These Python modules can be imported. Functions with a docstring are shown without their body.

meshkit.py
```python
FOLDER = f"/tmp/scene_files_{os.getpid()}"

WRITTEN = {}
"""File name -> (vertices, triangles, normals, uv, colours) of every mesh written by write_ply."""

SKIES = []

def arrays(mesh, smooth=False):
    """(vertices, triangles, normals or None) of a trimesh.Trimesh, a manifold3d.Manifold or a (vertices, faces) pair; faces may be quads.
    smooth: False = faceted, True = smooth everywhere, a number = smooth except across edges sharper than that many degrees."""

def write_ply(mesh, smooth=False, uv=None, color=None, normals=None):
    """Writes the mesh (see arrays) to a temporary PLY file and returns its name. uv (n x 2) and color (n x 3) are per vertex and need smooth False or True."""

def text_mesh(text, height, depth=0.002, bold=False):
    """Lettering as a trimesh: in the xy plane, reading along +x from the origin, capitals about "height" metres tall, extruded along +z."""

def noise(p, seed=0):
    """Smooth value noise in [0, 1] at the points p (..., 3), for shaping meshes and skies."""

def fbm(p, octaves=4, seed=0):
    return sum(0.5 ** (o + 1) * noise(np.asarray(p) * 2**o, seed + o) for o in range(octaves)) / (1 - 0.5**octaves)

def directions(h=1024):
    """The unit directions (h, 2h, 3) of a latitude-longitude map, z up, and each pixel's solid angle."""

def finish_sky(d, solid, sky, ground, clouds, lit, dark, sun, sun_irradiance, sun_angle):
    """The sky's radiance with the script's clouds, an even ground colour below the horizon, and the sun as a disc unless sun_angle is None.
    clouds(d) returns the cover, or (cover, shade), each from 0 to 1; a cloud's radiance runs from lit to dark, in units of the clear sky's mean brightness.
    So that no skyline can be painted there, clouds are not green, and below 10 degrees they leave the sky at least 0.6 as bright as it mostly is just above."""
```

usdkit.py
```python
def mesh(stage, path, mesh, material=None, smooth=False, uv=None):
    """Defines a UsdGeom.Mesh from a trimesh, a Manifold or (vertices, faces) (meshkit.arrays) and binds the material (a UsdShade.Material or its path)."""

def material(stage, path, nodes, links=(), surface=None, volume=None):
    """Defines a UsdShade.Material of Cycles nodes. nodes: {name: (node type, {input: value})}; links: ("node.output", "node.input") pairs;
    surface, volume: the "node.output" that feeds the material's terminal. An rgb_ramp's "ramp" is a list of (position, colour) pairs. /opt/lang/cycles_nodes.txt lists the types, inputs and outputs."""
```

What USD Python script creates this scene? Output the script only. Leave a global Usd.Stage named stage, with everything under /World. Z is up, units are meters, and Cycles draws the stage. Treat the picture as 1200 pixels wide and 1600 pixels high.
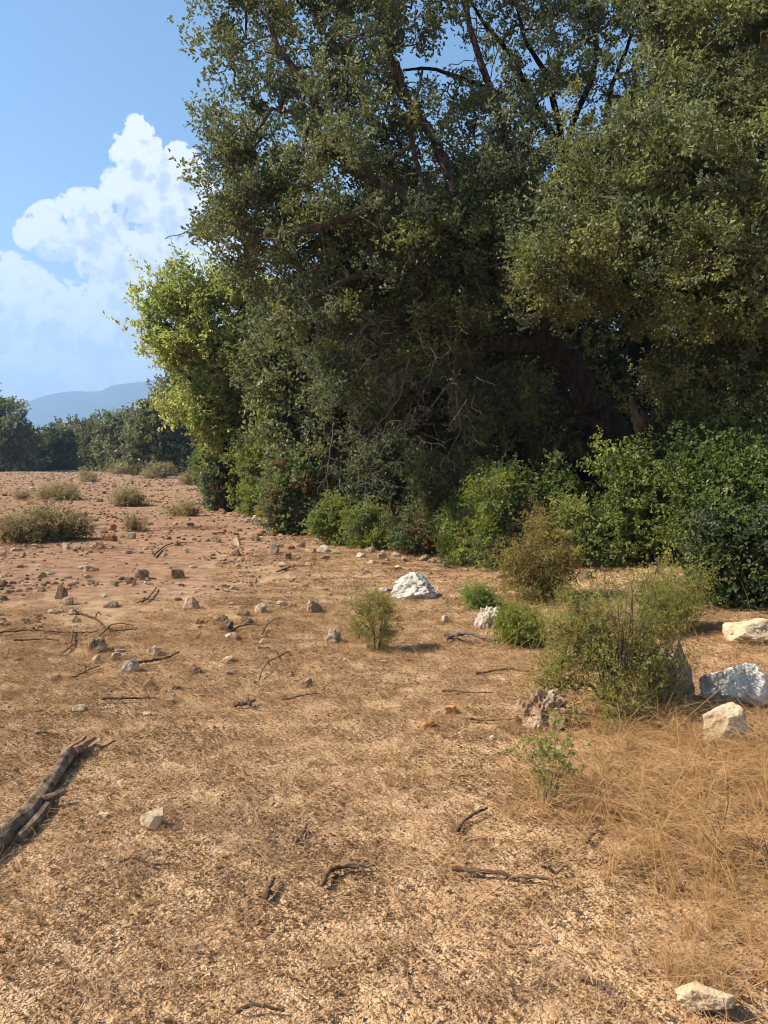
import math
import numpy as np
import trimesh
import usdkit
from meshkit import noise, fbm
from scipy.spatial.transform import Rotation
from pxr import Gf, Sdf, Usd, UsdGeom, UsdLux, UsdShade, Vt

# ------------------------------------------------------------------ camera, sky, sun
stage = Usd.Stage.CreateInMemory()
UsdGeom.SetStageUpAxis(stage, "Z")
UsdGeom.SetStageMetersPerUnit(stage, 1.0)
UsdGeom.Xform.Define(stage, "/World")
UsdGeom.Scope.Define(stage, "/World/Looks")
CAMZ, PITCH, FPX = 1.55, math.radians(3.81), 1200.0
cam = UsdGeom.Camera.Define(stage, "/World/camera")
cam.CreateFocalLengthAttr(26.0)
cam.CreateHorizontalApertureAttr(26.0)
cam.AddTranslateOp().Set(Gf.Vec3d(0, 0, CAMZ))
cam.AddRotateXYZOp().Set(Gf.Vec3f(90 - math.degrees(PITCH), 0, 0))
cam.CreateExposureAttr(1.40)
cam.CreateClippingRangeAttr(Gf.Vec2f(0.05, 100000))
SUN_AZ, SUN_EL = math.radians(-99), math.radians(43)
SUN = np.array([math.sin(SUN_AZ) * math.cos(SUN_EL), math.cos(SUN_AZ) * math.cos(SUN_EL), math.sin(SUN_EL)])
SKY_STRENGTH = 0.074
sun = UsdLux.DistantLight.Define(stage, "/World/sun")
sun.CreateIntensityAttr(1.25)
sun.CreateNormalizeAttr(True)
sun.CreateAngleAttr(0.5)
sun.CreateColorAttr(Gf.Vec3f(1.0, 0.93, 0.82))
_z = Gf.Vec3d(*SUN)
_x = Gf.Cross(Gf.Vec3d(0, 0, 1), _z).GetNormalized()
_y = Gf.Cross(_z, _x)
sun.AddTransformOp().Set(Gf.Matrix4d(_x[0], _x[1], _x[2], 0, _y[0], _y[1], _y[2], 0, _z[0], _z[1], _z[2], 0, 0, 0, 0, 1))


def direction(u, v):
    """The unit direction in which a point of the photograph (1200 x 1600) lies."""
    c, s = math.cos(PITCH), math.sin(PITCH)
    d = np.array([u - 600.0, FPX * c + (800 - v) * s, -FPX * s + (800 - v) * c])
    return d / np.linalg.norm(d)


def build_sky():
    nodes = {
        "tc": ("texture_coordinate", {}),
        "atm": ("sky_texture", {"sky_type": "single_scattering", "sun_disc": False, "sun_elevation": SUN_EL, "sun_rotation": SUN_AZ,
                                "altitude": 600.0, "air_density": 1.0, "aerosol_density": 0.6, "ozone_density": 2.5}),
        "tint": ("hsv", {"hue": 0.492, "saturation": 1.14, "value": 0.91}),
        "bg": ("background_shader", {"strength": SKY_STRENGTH}),
    }
    links = [("atm.color", "tint.color")]
    puffs = [(216, 204, 25), (203, 238, 33), (232, 258, 45), (276, 270, 48), (196, 296, 40), (240, 312, 62), (300, 330, 62), (136, 352, 57), (84, 362, 47), (50, 366, 28),
             (176, 402, 60), (244, 402, 64), (205, 470, 72), (272, 480, 74), (18, 470, 62), (70, 492, 56), (118, 508, 58), (-40, 500, 80), (155, 530, 70), (30, 560, 82),
             (108, 595, 80), (205, 585, 74), (320, 420, 80), (330, 540, 100), (-60, 600, 100), (60, 645, 75), (180, 645, 85), (290, 640, 90)]
    balls = [(direction(u, v), (0.9 if v < 440 else 1.08) * r / 1200.0) for u, v, r in puffs]
    # the same kind of cumulus stands round the rest of the horizon
    rng = np.random.default_rng(5)
    for az, size in ((-62, 1.0), (-105, 1.3), (-150, 0.9), (165, 1.2), (110, 1.0), (62, 1.1)):
        for k in range(2):
            a, e = math.radians(az + rng.normal(0, 6)), math.radians(6 + rng.uniform(0, 7) * size)
            balls.append((np.array([math.sin(a) * math.cos(e), math.cos(a) * math.cos(e), math.sin(e)]), rng.uniform(0.08, 0.14) * size))

    def cover(tag, offset):
        """Billowy cover of the cloud at the view direction moved by offset; positive inside."""
        nodes[tag + "at"] = ("mapping", {"location": tuple(offset)})
        links.append(("tc.generated", tag + "at.vector"))
        at = tag + "at.vector"
        for name, scale, detail, rough in (("n1", 24.0, 1.0, 0.5), ("n2", 70.0, 3.0, 0.62)):
            nodes[tag + name] = ("noise_texture", {"scale": scale, "detail": detail, "roughness": rough, "distortion": 0.3})
            links.append((at, f"{tag}{name}.vector"))
        nodes[tag + "vo"] = ("noise_texture", {"scale": 44.0, "detail": 1.0, "roughness": 0.5})
        links.append((at, tag + "vo.vector"))
        nodes[tag + "bill"] = ("math", {"math_type": "subtract", "value2": 0.5})
        nodes[tag + "bill2"] = ("math", {"math_type": "absolute"})
        links.append((tag + "vo.fac", tag + "bill.value1"))
        links.append((tag + "bill.value", tag + "bill2.value1"))
        last = None
        for i, (c, r) in enumerate(balls):
            m, g = f"{tag}m{i}", f"{tag}g{i}"
            nodes[m] = ("mapping", {"location": tuple(-c / r), "scale": (1 / r,) * 3})
            nodes[g] = ("gradient_texture", {"gradient_type": "spherical"})
            links.append((at, m + ".vector"))
            links.append((m + ".vector", g + ".vector"))
            if last is None:
                last = g + ".fac"
            else:
                x = f"{tag}x{i}"
                nodes[x] = ("math", {"math_type": "maximum"})
                links.append((last, x + ".value1"))
                links.append((g + ".fac", x + ".value2"))
                last = x + ".value"
        # cover = balls + noise, the noise only where there is a ball
        nodes[tag + "in"] = ("math", {"math_type": "multiply", "value2": 6.0, "use_clamp": True})
        links.append((last, tag + "in.value1"))
        prev = None
        for name, src, k, b in (("a1", "n1.fac", 0.9, -0.45), ("a2", "n2.fac", 1.7, -0.83), ("a3", "bill2.value", 1.5, -0.05)):
            nodes[tag + name] = ("math", {"math_type": "multiply_add", "value2": k, "value3": b})
            links.append((tag + src, tag + name + ".value1"))
            if prev:
                nodes[tag + name + "s"] = ("math", {"math_type": "add"})
                links.extend([(prev, tag + name + "s.value1"), (tag + name + ".value", tag + name + "s.value2")])
                prev = tag + name + "s.value"
            else:
                prev = tag + name + ".value"
        nodes[tag + "all"] = ("math", {"math_type": "multiply_add"})
        links.extend([(prev, tag + "all.value1"), (tag + "in.value", tag + "all.value2"), (last, tag + "all.value3")])
        return tag + "all.value"

    here = cover("p", (0, 0, 0))
    sunward = np.array([-0.45, 0.0, 0.9])
    there = cover("q", sunward / np.linalg.norm(sunward) * 0.02)
    nodes["mask"] = ("map_range", {"range_type": "smoothstep", "from_min": 0.015, "from_max": 0.13, "to_min": 0.0, "to_max": 1.0})
    links.append((here, "mask.value"))
    nodes["d1"] = ("math", {"math_type": "subtract"})
    links.extend([(here, "d1.value1"), (there, "d1.value2")])
    nodes["l"] = ("math", {"math_type": "multiply_add", "value2": 1.45, "value3": 0.58, "use_clamp": True})
    links.append(("d1.value", "l.value1"))
    nodes["shade"] = ("rgb_ramp", {"ramp": [(0.0, (3.5, 3.9, 4.4)), (0.40, (4.1, 4.4, 4.8)), (0.8, (5.2, 5.3, 5.4)), (1.0, (5.8, 5.8, 5.7))]})
    links.append(("l.value", "shade.fac"))
    # thin veil low down, as moist air gives it
    nodes["sep"] = ("separate_xyz", {})
    links.append(("tc.generated", "sep.vector"))
    nodes["veil"] = ("map_range", {"range_type": "smoothstep", "from_min": 0.0, "from_max": 0.42, "to_min": 0.50, "to_max": 0.0})
    links.append(("sep.z", "veil.value"))
    nodes["low"] = ("mix", {"color2": (2.3, 3.4, 4.9)})
    links.extend([("veil.result", "low.fac"), ("tint.color", "low.color1")])
    nodes["cl"] = ("mix", {})
    nodes["veil2"] = ("map_range", {"range_type": "smoothstep", "from_min": 0.06, "from_max": 0.27, "to_min": 0.28, "to_max": 0.0})
    nodes["cl2"] = ("mix", {"color2": (4.2, 4.45, 4.8)})
    links.extend([("mask.result", "cl.fac"), ("low.color", "cl.color1"), ("shade.color", "cl.color2"), ("sep.z", "veil2.value"), ("veil2.result", "cl2.fac"), ("cl.color", "cl2.color1"), ("cl2.color", "bg.color")])
    return usdkit.material(stage, "/World/Looks/sky", nodes, links, surface="bg.background")


dome = UsdLux.DomeLight.Define(stage, "/World/sky")
UsdShade.MaterialBindingAPI.Apply(dome.GetPrim()).Bind(build_sky())
dome.GetPrim().SetCustomDataByKey("kind", "structure")

# ------------------------------------------------------------------ helpers
used = {}


def path_for(name, parent=None):
    base = (str(parent.GetPath()) if parent else "/World") + "/"
    n = used.get(base + name, 0)
    used[base + name] = n + 1
    return base + name + ("" if n == 0 else f"_{n:03d}")


def tag(prim, label=None, category=None, group=None, kind=None):
    for k, v in (("label", label), ("category", category), ("group", group), ("kind", kind)):
        if v:
            prim.SetCustomDataByKey(k, v)
    return prim


def put(name, mesh, material, parent=None, smooth=False):
    return usdkit.mesh(stage, path_for(name, parent), mesh, material, smooth=smooth).GetPrim()


def thing(name, label, category, loc=(0, 0, 0), group=None):
    x = UsdGeom.Xform.Define(stage, path_for(name))
    x.AddTranslateOp().Set(Gf.Vec3d(*map(float, loc)))
    return tag(x.GetPrim(), label, category, group)


def scatter(name, protos, material, pos, rot, scale, which, parent=None):
    """A PointInstancer of the meshes protos. rot: scipy Rotation; scale: (n,) or (n, 3)."""
    p = path_for(name, parent)
    pi = UsdGeom.PointInstancer.Define(stage, p)
    rel = pi.CreatePrototypesRel()
    for i, m in enumerate(protos):
        mat = material[i] if isinstance(material, (list, tuple)) else material
        rel.AddTarget(usdkit.mesh(stage, f"{p}/sources/piece_{i:03d}", m, mat).GetPath())
    n = len(pos)
    scale = np.asarray(scale, float)
    if scale.ndim == 1:
        scale = np.repeat(scale[:, None], 3, 1)
    pi.CreatePositionsAttr(Vt.Vec3fArray.FromNumpy(np.ascontiguousarray(pos, np.float32)))
    pi.CreateScalesAttr(Vt.Vec3fArray.FromNumpy(np.ascontiguousarray(scale, np.float32)))
    q = rot.as_quat()
    pi.CreateOrientationsAttr(Vt.QuathArray([Gf.Quath(float(a[3]), float(a[0]), float(a[1]), float(a[2])) for a in q]))
    pi.CreateProtoIndicesAttr(Vt.IntArray.FromNumpy(np.ascontiguousarray(which, np.int32)))
    return pi.GetPrim()


def joined(parts):
    vs, fs, n = [], [], 0
    for v, f in parts:
        vs.append(v)
        fs.append(f + n)
        n += len(v)
    return np.vstack(vs), np.vstack(fs)


def tube(points, radii, sides=5, cap=True):
    p = np.asarray(points, float)
    t = np.gradient(p, axis=0)
    t /= np.linalg.norm(t, axis=1, keepdims=True) + 1e-12
    ref = np.array([0, 0, 1.0]) if abs(t[:, 2]).mean() < 0.8 else np.array([1.0, 0, 0])
    a = np.cross(t, ref)
    a /= np.linalg.norm(a, axis=1, keepdims=True) + 1e-12
    b = np.cross(t, a)
    ang = np.arange(sides) * 2 * np.pi / sides
    r = np.broadcast_to(radii, (len(p),))[:, None, None]
    v = (p[:, None] + r * (np.cos(ang)[None, :, None] * a[:, None] + np.sin(ang)[None, :, None] * b[:, None])).reshape(-1, 3)
    i, j = np.meshgrid(np.arange(len(p) - 1), np.arange(sides), indexing="ij")
    q = np.stack([i * sides + j, i * sides + (j + 1) % sides, (i + 1) * sides + (j + 1) % sides, (i + 1) * sides + j], -1).reshape(-1, 4)
    f = np.vstack([q[:, [0, 2, 1]], q[:, [0, 3, 2]]])
    if cap:
        n = len(v)
        v = np.vstack([v, p[:1], p[-1:]])
        k = np.arange(sides)
        e = (len(p) - 1) * sides
        f = np.vstack([f, np.stack([np.full(sides, n), k, (k + 1) % sides], 1), np.stack([np.full(sides, n + 1), e + (k + 1) % sides, e + k], 1)])
    return v, f


def smooth_path(points, n):
    """Catmull-Rom through the points."""
    p = np.asarray(points, float)
    if len(p) < 3:
        return np.linspace(p[0], p[-1], n)
    e = np.vstack([2 * p[0] - p[1], p, 2 * p[-1] - p[-2]])
    out = []
    for s in np.linspace(0, len(p) - 1 - 1e-9, n):
        i, t = int(s), s - int(s)
        a, b, c, d = e[i], e[i + 1], e[i + 2], e[i + 3]
        out.append(0.5 * (2 * b + (c - a) * t + (2 * a - 5 * b + 4 * c - d) * t**2 + (3 * b - a - 3 * c + d) * t**3))
    return np.array(out)


def sstep(a, b, x):
    t = np.clip((np.asarray(x, float) - a) / (b - a), 0, 1)
    return t * t * (3 - 2 * t)


# ------------------------------------------------------------------ terrain
LINE_Y = np.array([-50, 0, 5, 8, 10, 12, 14, 20, 26, 40, 70])
LINE_X = np.array([7.0, 5.0, 3.6, 3.1, 1.8, 1.0, 0.3, -3.0, -5.6, -8.5, -9.5])


def wood(x, y):
    """Metres inside the edge of the wood (negative out on the field)."""
    return np.asarray(x) - np.interp(y, LINE_Y, LINE_X)


def height(x, y):
    x, y = np.asarray(x, float), np.asarray(y, float)
    r = np.hypot(x, y)
    p = np.stack([x, y, 0 * x], -1)
    near = 1 / (1 + (r / 60) ** 2)
    h = 0.16 * (fbm(p / 5.0, 2, 1) - 0.5) * sstep(0, 6, r) + 0.026 * (fbm(p * 0.9, 1, 2) - 0.5) * near + 0.005 * (fbm(p * 6.0, 2, 3) - 0.5) * near
    h = h + 0.45 * sstep(0.0, 6.0, wood(x, y)) * sstep(3, 9, y)
    return h + 25 * (fbm(p / 700.0, 3, 8) - 0.55) * sstep(250, 1500, r) - 6 * sstep(220, 600, r)


def P(u, v, d):
    """The point at distance d in front of the camera (along y) that the photograph shows at u, v."""
    k = direction(u, v)
    return np.array([0, 0, CAMZ]) + k * (d / k[1])


def G(u, v):
    """The ground point that the photograph shows at u, v."""
    k = direction(u, v)
    z = 0.0
    for _ in range(25):
        s = (z - CAMZ) / k[2]
        q = np.array([0, 0, CAMZ]) + k * s
        z = 0.5 * z + 0.5 * float(height(q[0], q[1]))
    return np.array([q[0], q[1], float(height(q[0], q[1]))])


# ------------------------------------------------------------------ materials
def mat_leaf(name, dark, light, warm=None, gloss=0.38, spec=0.5, trans=0.35):
    ramp = [(0.0, dark), (0.55, tuple((np.array(dark) + light) / 2)), (1.0, light)]
    if warm is not None:
        ramp = [(0.0, dark), (0.5, light), (0.82, light), (1.0, warm)]
    n = {"g": ("geometry", {}), "o": ("object_info", {}), "mx": ("math", {"math_type": "multiply", "value2": 0.6}), "ma": ("math", {"math_type": "multiply_add", "value2": 0.4}),
         "r": ("rgb_ramp", {"ramp": ramp}), "p": ("principled_bsdf", {"roughness": gloss, "specular_ior_level": spec}),
         "t": ("translucent_bsdf", {}) if False else ("diffuse_bsdf", {}), "tr": ("hsv", {"hue": 0.48, "saturation": 1.15, "value": 1.9})}
    n["t"] = ("translucent_bsdf", {})
    n["m"] = ("mix_closure", {"fac": trans})
    return usdkit.material(stage, f"/World/Looks/{name}", n, [("g.random_per_island", "mx.value1"), ("o.random", "ma.value1"), ("mx.value", "ma.value3"), ("ma.value", "r.fac"), ("r.color", "p.base_color"),
                           ("r.color", "tr.color"), ("tr.color", "t.color"), ("p.BSDF", "m.closure1"), ("t.BSDF", "m.closure2")], surface="m.closure")


def mat_chips(name, ramp, rough=0.8, trans=0.2):
    n = {"g": ("geometry", {}), "o": ("object_info", {}), "mx": ("math", {"math_type": "multiply", "value2": 0.9}), "ma": ("math", {"math_type": "multiply_add", "value2": 0.1}),
         "r": ("rgb_ramp", {"ramp": ramp}), "p": ("diffuse_bsdf", {"roughness": 0.5}), "t": ("translucent_bsdf", {}), "m": ("mix_closure", {"fac": trans})}
    return usdkit.material(stage, f"/World/Looks/{name}", n, [("g.random_per_island", "mx.value1"), ("o.random", "ma.value1"), ("mx.value", "ma.value3"), ("ma.value", "r.fac"), ("r.color", "p.color"),
                           ("r.color", "t.color"), ("p.BSDF", "m.closure1"), ("t.BSDF", "m.closure2")], surface="m.closure")


def mat_rough(name, ramp, scale, bump=0.4, rough=0.9, detail=3.0, bump_scale=None, vary=0.0, stretch=None, dist=0.02, stain=None):
    n = {"g": ("geometry", {}), "mp": ("mapping", {"scale": stretch or (1, 1, 1)}), "n": ("noise_texture", {"scale": scale, "detail": detail, "roughness": 0.65}),
         "n2": ("noise_texture", {"scale": bump_scale or scale * 5, "detail": 2.0, "roughness": 0.7}), "r": ("rgb_ramp", {"ramp": ramp}),
         "b": ("bump", {"strength": bump, "distance": dist}), "p": ("diffuse_bsdf", {"roughness": 0.6})}
    links = [("g.position", "mp.vector"), ("mp.vector", "n.vector"), ("mp.vector", "n2.vector"), ("n2.fac", "b.height"), ("b.normal", "p.normal")]
    src = "n.fac"
    if vary:
        n |= {"o": ("object_info", {}), "v": ("math", {"math_type": "multiply_add", "value2": vary, "value3": -vary / 2}), "s": ("math", {"math_type": "add"})}
        links += [("o.random", "v.value1"), ("v.value", "s.value1"), ("n.fac", "s.value2")]
        src = "s.value"
    links += [(src, "r.fac")]
    out = "r.color"
    if stain:
        n |= {"sn": ("noise_texture", {"scale": 6.5, "detail": 3.0, "roughness": 0.65}), "sm": ("map_range", {"range_type": "smoothstep", "from_min": 0.49, "from_max": 0.62, "to_min": 0.0, "to_max": 0.62}), "sx": ("mix", {"color2": stain})}
        links += [("mp.vector", "sn.vector"), ("sn.fac", "sm.value"), ("sm.result", "sx.fac"), ("r.color", "sx.color1")]
        out = "sx.color"
    links += [(out, "p.color")]
    return usdkit.material(stage, f"/World/Looks/{name}", n, links, surface="p.BSDF")


M = {}
M["oak"] = mat_leaf("oak_leaf", (0.080, 0.094, 0.042), (0.235, 0.255, 0.120), gloss=0.55, spec=0.35, trans=0.32)
M["oak_light"] = mat_leaf("oak_leaf_sun_tone", (0.110, 0.120, 0.036), (0.30, 0.31, 0.11), gloss=0.55, spec=0.35, trans=0.34)  # lighter copy of the oak leaf, sunlight put into its colour
M["oak_dark"] = mat_leaf("oak_leaf_shade_tone", (0.06, 0.075, 0.038), (0.16, 0.185, 0.09), gloss=0.55, spec=0.3, trans=0.3)  # darker copy of the oak leaf, shade of the wood put into its colour
M["yellow"] = mat_leaf("yellowing_leaf", (0.18, 0.20, 0.060), (0.37, 0.385, 0.13), (0.48, 0.42, 0.13), gloss=0.5, trans=0.5)
M["far"] = mat_leaf("far_leaf", (0.11, 0.125, 0.048), (0.26, 0.27, 0.11), gloss=0.5, trans=0.3)
M["far_yellow"] = mat_leaf("far_yellow_leaf", (0.08, 0.09, 0.025), (0.16, 0.15, 0.04), gloss=0.5, trans=0.3)
M["bluish"] = mat_leaf("bluish_leaf", (0.09, 0.12, 0.050), (0.22, 0.255, 0.105), gloss=0.5, trans=0.35)
M["lime"] = mat_leaf("lime_leaf", (0.14, 0.165, 0.032), (0.30, 0.31, 0.07), gloss=0.5, trans=0.45)
M["ivy"] = mat_leaf("ivy_leaf", (0.07, 0.10, 0.022), (0.215, 0.25, 0.068), gloss=0.55, spec=0.35, trans=0.45)
M["ochre"] = mat_leaf("ochre_leaf", (0.14, 0.12, 0.028), (0.28, 0.22, 0.05), (0.28, 0.12, 0.04), gloss=0.6, trans=0.35)
M["spiny"] = mat_leaf("spiny_leaf", (0.16, 0.16, 0.045), (0.33, 0.315, 0.10), (0.30, 0.18, 0.07), gloss=0.6, spec=0.2, trans=0.45)
M["scrub"] = mat_leaf("scrub_leaf", (0.20, 0.175, 0.08), (0.38, 0.33, 0.15), (0.44, 0.33, 0.18), gloss=0.7, trans=0.3)
M["herb"] = mat_leaf("herb_leaf", (0.15, 0.19, 0.045), (0.30, 0.35, 0.10), gloss=0.5, trans=0.4)
M["yellow_green"] = mat_leaf("half_green_leaf", (0.11, 0.15, 0.040), (0.25, 0.30, 0.085), gloss=0.5, trans=0.45)
M["browned"] = mat_leaf("browned_leaf", (0.13, 0.085, 0.040), (0.30, 0.20, 0.10), gloss=0.7, spec=0.3, trans=0.3)
M["ivy_shade_tone"] = mat_leaf("ivy_leaf_shade_tone", (0.036, 0.052, 0.018), (0.10, 0.122, 0.040), gloss=0.6, spec=0.25, trans=0.4)  # ivy leaf darkened in its colour to stand for shade
M["bark"] = mat_rough("bark", [(0.3, (0.014, 0.012, 0.010)), (0.6, (0.028, 0.023, 0.019)), (0.75, (0.050, 0.043, 0.036))], 12, 0.8, stretch=(1, 1, 0.35), dist=0.03)
M["oak_bark"] = mat_rough("oak_bark", [(0.3, (0.034, 0.026, 0.020)), (0.55, (0.075, 0.057, 0.045)), (0.75, (0.13, 0.102, 0.084))], 12, 0.9, stretch=(1, 1, 0.35), dist=0.03)
M["twig"] = mat_rough("twig_bark", [(0.3, (0.075, 0.052, 0.038)), (0.7, (0.17, 0.13, 0.098))], 14, 0.3)
M["dead"] = mat_rough("dead_wood", [(0.3, (0.08, 0.062, 0.048)), (0.7, (0.20, 0.165, 0.135))], 12, 0.3)
M["stick"] = mat_rough("stick_bark", [(0.3, (0.06, 0.035, 0.020)), (0.55, (0.13, 0.080, 0.048)), (0.75, (0.26, 0.18, 0.115))], 20, 0.5, dist=0.004)
M["log"] = mat_rough("weathered_log", [(0.30, (0.05, 0.034, 0.024)), (0.45, (0.15, 0.10, 0.065)), (0.62, (0.28, 0.195, 0.125)), (0.8, (0.38, 0.28, 0.19))], 14, 0.9, dist=0.012, bump_scale=45)
M["log_wood"] = mat_rough("broken_wood", [(0.3, (0.20, 0.10, 0.05)), (0.7, (0.40, 0.24, 0.13))], 30, 0.6, dist=0.008)
M["white"] = mat_rough("white_limestone", [(0.28, (0.13, 0.105, 0.08)), (0.40, (0.29, 0.24, 0.18)), (0.52, (0.44, 0.375, 0.285)), (0.75, (0.52, 0.45, 0.35))], 11, 0.7, dist=0.02, bump_scale=40, stain=(0.27, 0.175, 0.105))
M["chalk"] = mat_rough("chalk_limestone", [(0.25, (0.20, 0.17, 0.14)), (0.37, (0.44, 0.39, 0.32)), (0.50, (0.60, 0.545, 0.455)), (0.75, (0.66, 0.60, 0.51))], 13, 0.8, dist=0.02, bump_scale=40, stain=(0.30, 0.23, 0.16))
M["cream"] = mat_rough("cream_limestone", [(0.28, (0.26, 0.165, 0.09)), (0.42, (0.44, 0.33, 0.20)), (0.62, (0.56, 0.45, 0.30))], 13, 0.6, dist=0.015, bump_scale=50, stain=(0.33, 0.215, 0.12))
M["grey"] = mat_rough("grey_limestone", [(0.30, (0.085, 0.062, 0.042)), (0.45, (0.18, 0.13, 0.085)), (0.60, (0.29, 0.22, 0.15)), (0.72, (0.42, 0.335, 0.235))], 11, 0.8, dist=0.02, bump_scale=45, vary=0.1, stain=(0.26, 0.165, 0.095))
M["tan"] = mat_rough("tan_stone", [(0.28, (0.15, 0.09, 0.05)), (0.45, (0.31, 0.205, 0.12)), (0.62, (0.45, 0.325, 0.21)), (0.75, (0.53, 0.42, 0.30))], 11, 0.8, dist=0.015, bump_scale=50, vary=0.15, stain=(0.25, 0.14, 0.075))
M["brown"] = mat_rough("brown_stone", [(0.28, (0.07, 0.045, 0.03)), (0.48, (0.19, 0.115, 0.07)), (0.65, (0.34, 0.23, 0.155))], 12, 0.8, dist=0.015, bump_scale=50, vary=0.15)
M["red"] = mat_rough("red_stone", [(0.28, (0.12, 0.045, 0.022)), (0.48, (0.30, 0.125, 0.06)), (0.68, (0.42, 0.22, 0.125))], 12, 0.8, dist=0.015, bump_scale=50, vary=0.12)
M["orange"] = mat_rough("orange_stone", [(0.28, (0.26, 0.10, 0.035)), (0.5, (0.46, 0.20, 0.07)), (0.7, (0.52, 0.32, 0.15))], 25, 0.6, dist=0.01, bump_scale=70)
M["mountain"] = mat_rough("mountain_scrub", [(0.3, (0.030, 0.040, 0.030)), (0.6, (0.07, 0.075, 0.055)), (0.8, (0.13, 0.12, 0.10))], 0.006, 0.0)
M["chips"] = mat_chips("leaf_litter_chips", [(0.0, (0.14, 0.078, 0.040)), (0.07, (0.28, 0.165, 0.085)), (0.28, (0.50, 0.300, 0.148)), (0.72, (0.64, 0.412, 0.215)), (0.92, (0.71, 0.515, 0.305)), (1.0, (0.79, 0.63, 0.43))], trans=0.3)
M["straw"] = mat_chips("dry_straw", [(0.0, (0.44, 0.26, 0.112)), (0.35, (0.68, 0.44, 0.205)), (0.75, (0.80, 0.60, 0.33)), (1.0, (0.86, 0.74, 0.51))], trans=0.35)
M["fuzz"] = mat_chips("dry_fuzz", [(0.0, (0.46, 0.31, 0.19)), (0.5, (0.64, 0.47, 0.30)), (1.0, (0.76, 0.62, 0.44))], trans=0.4)


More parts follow.
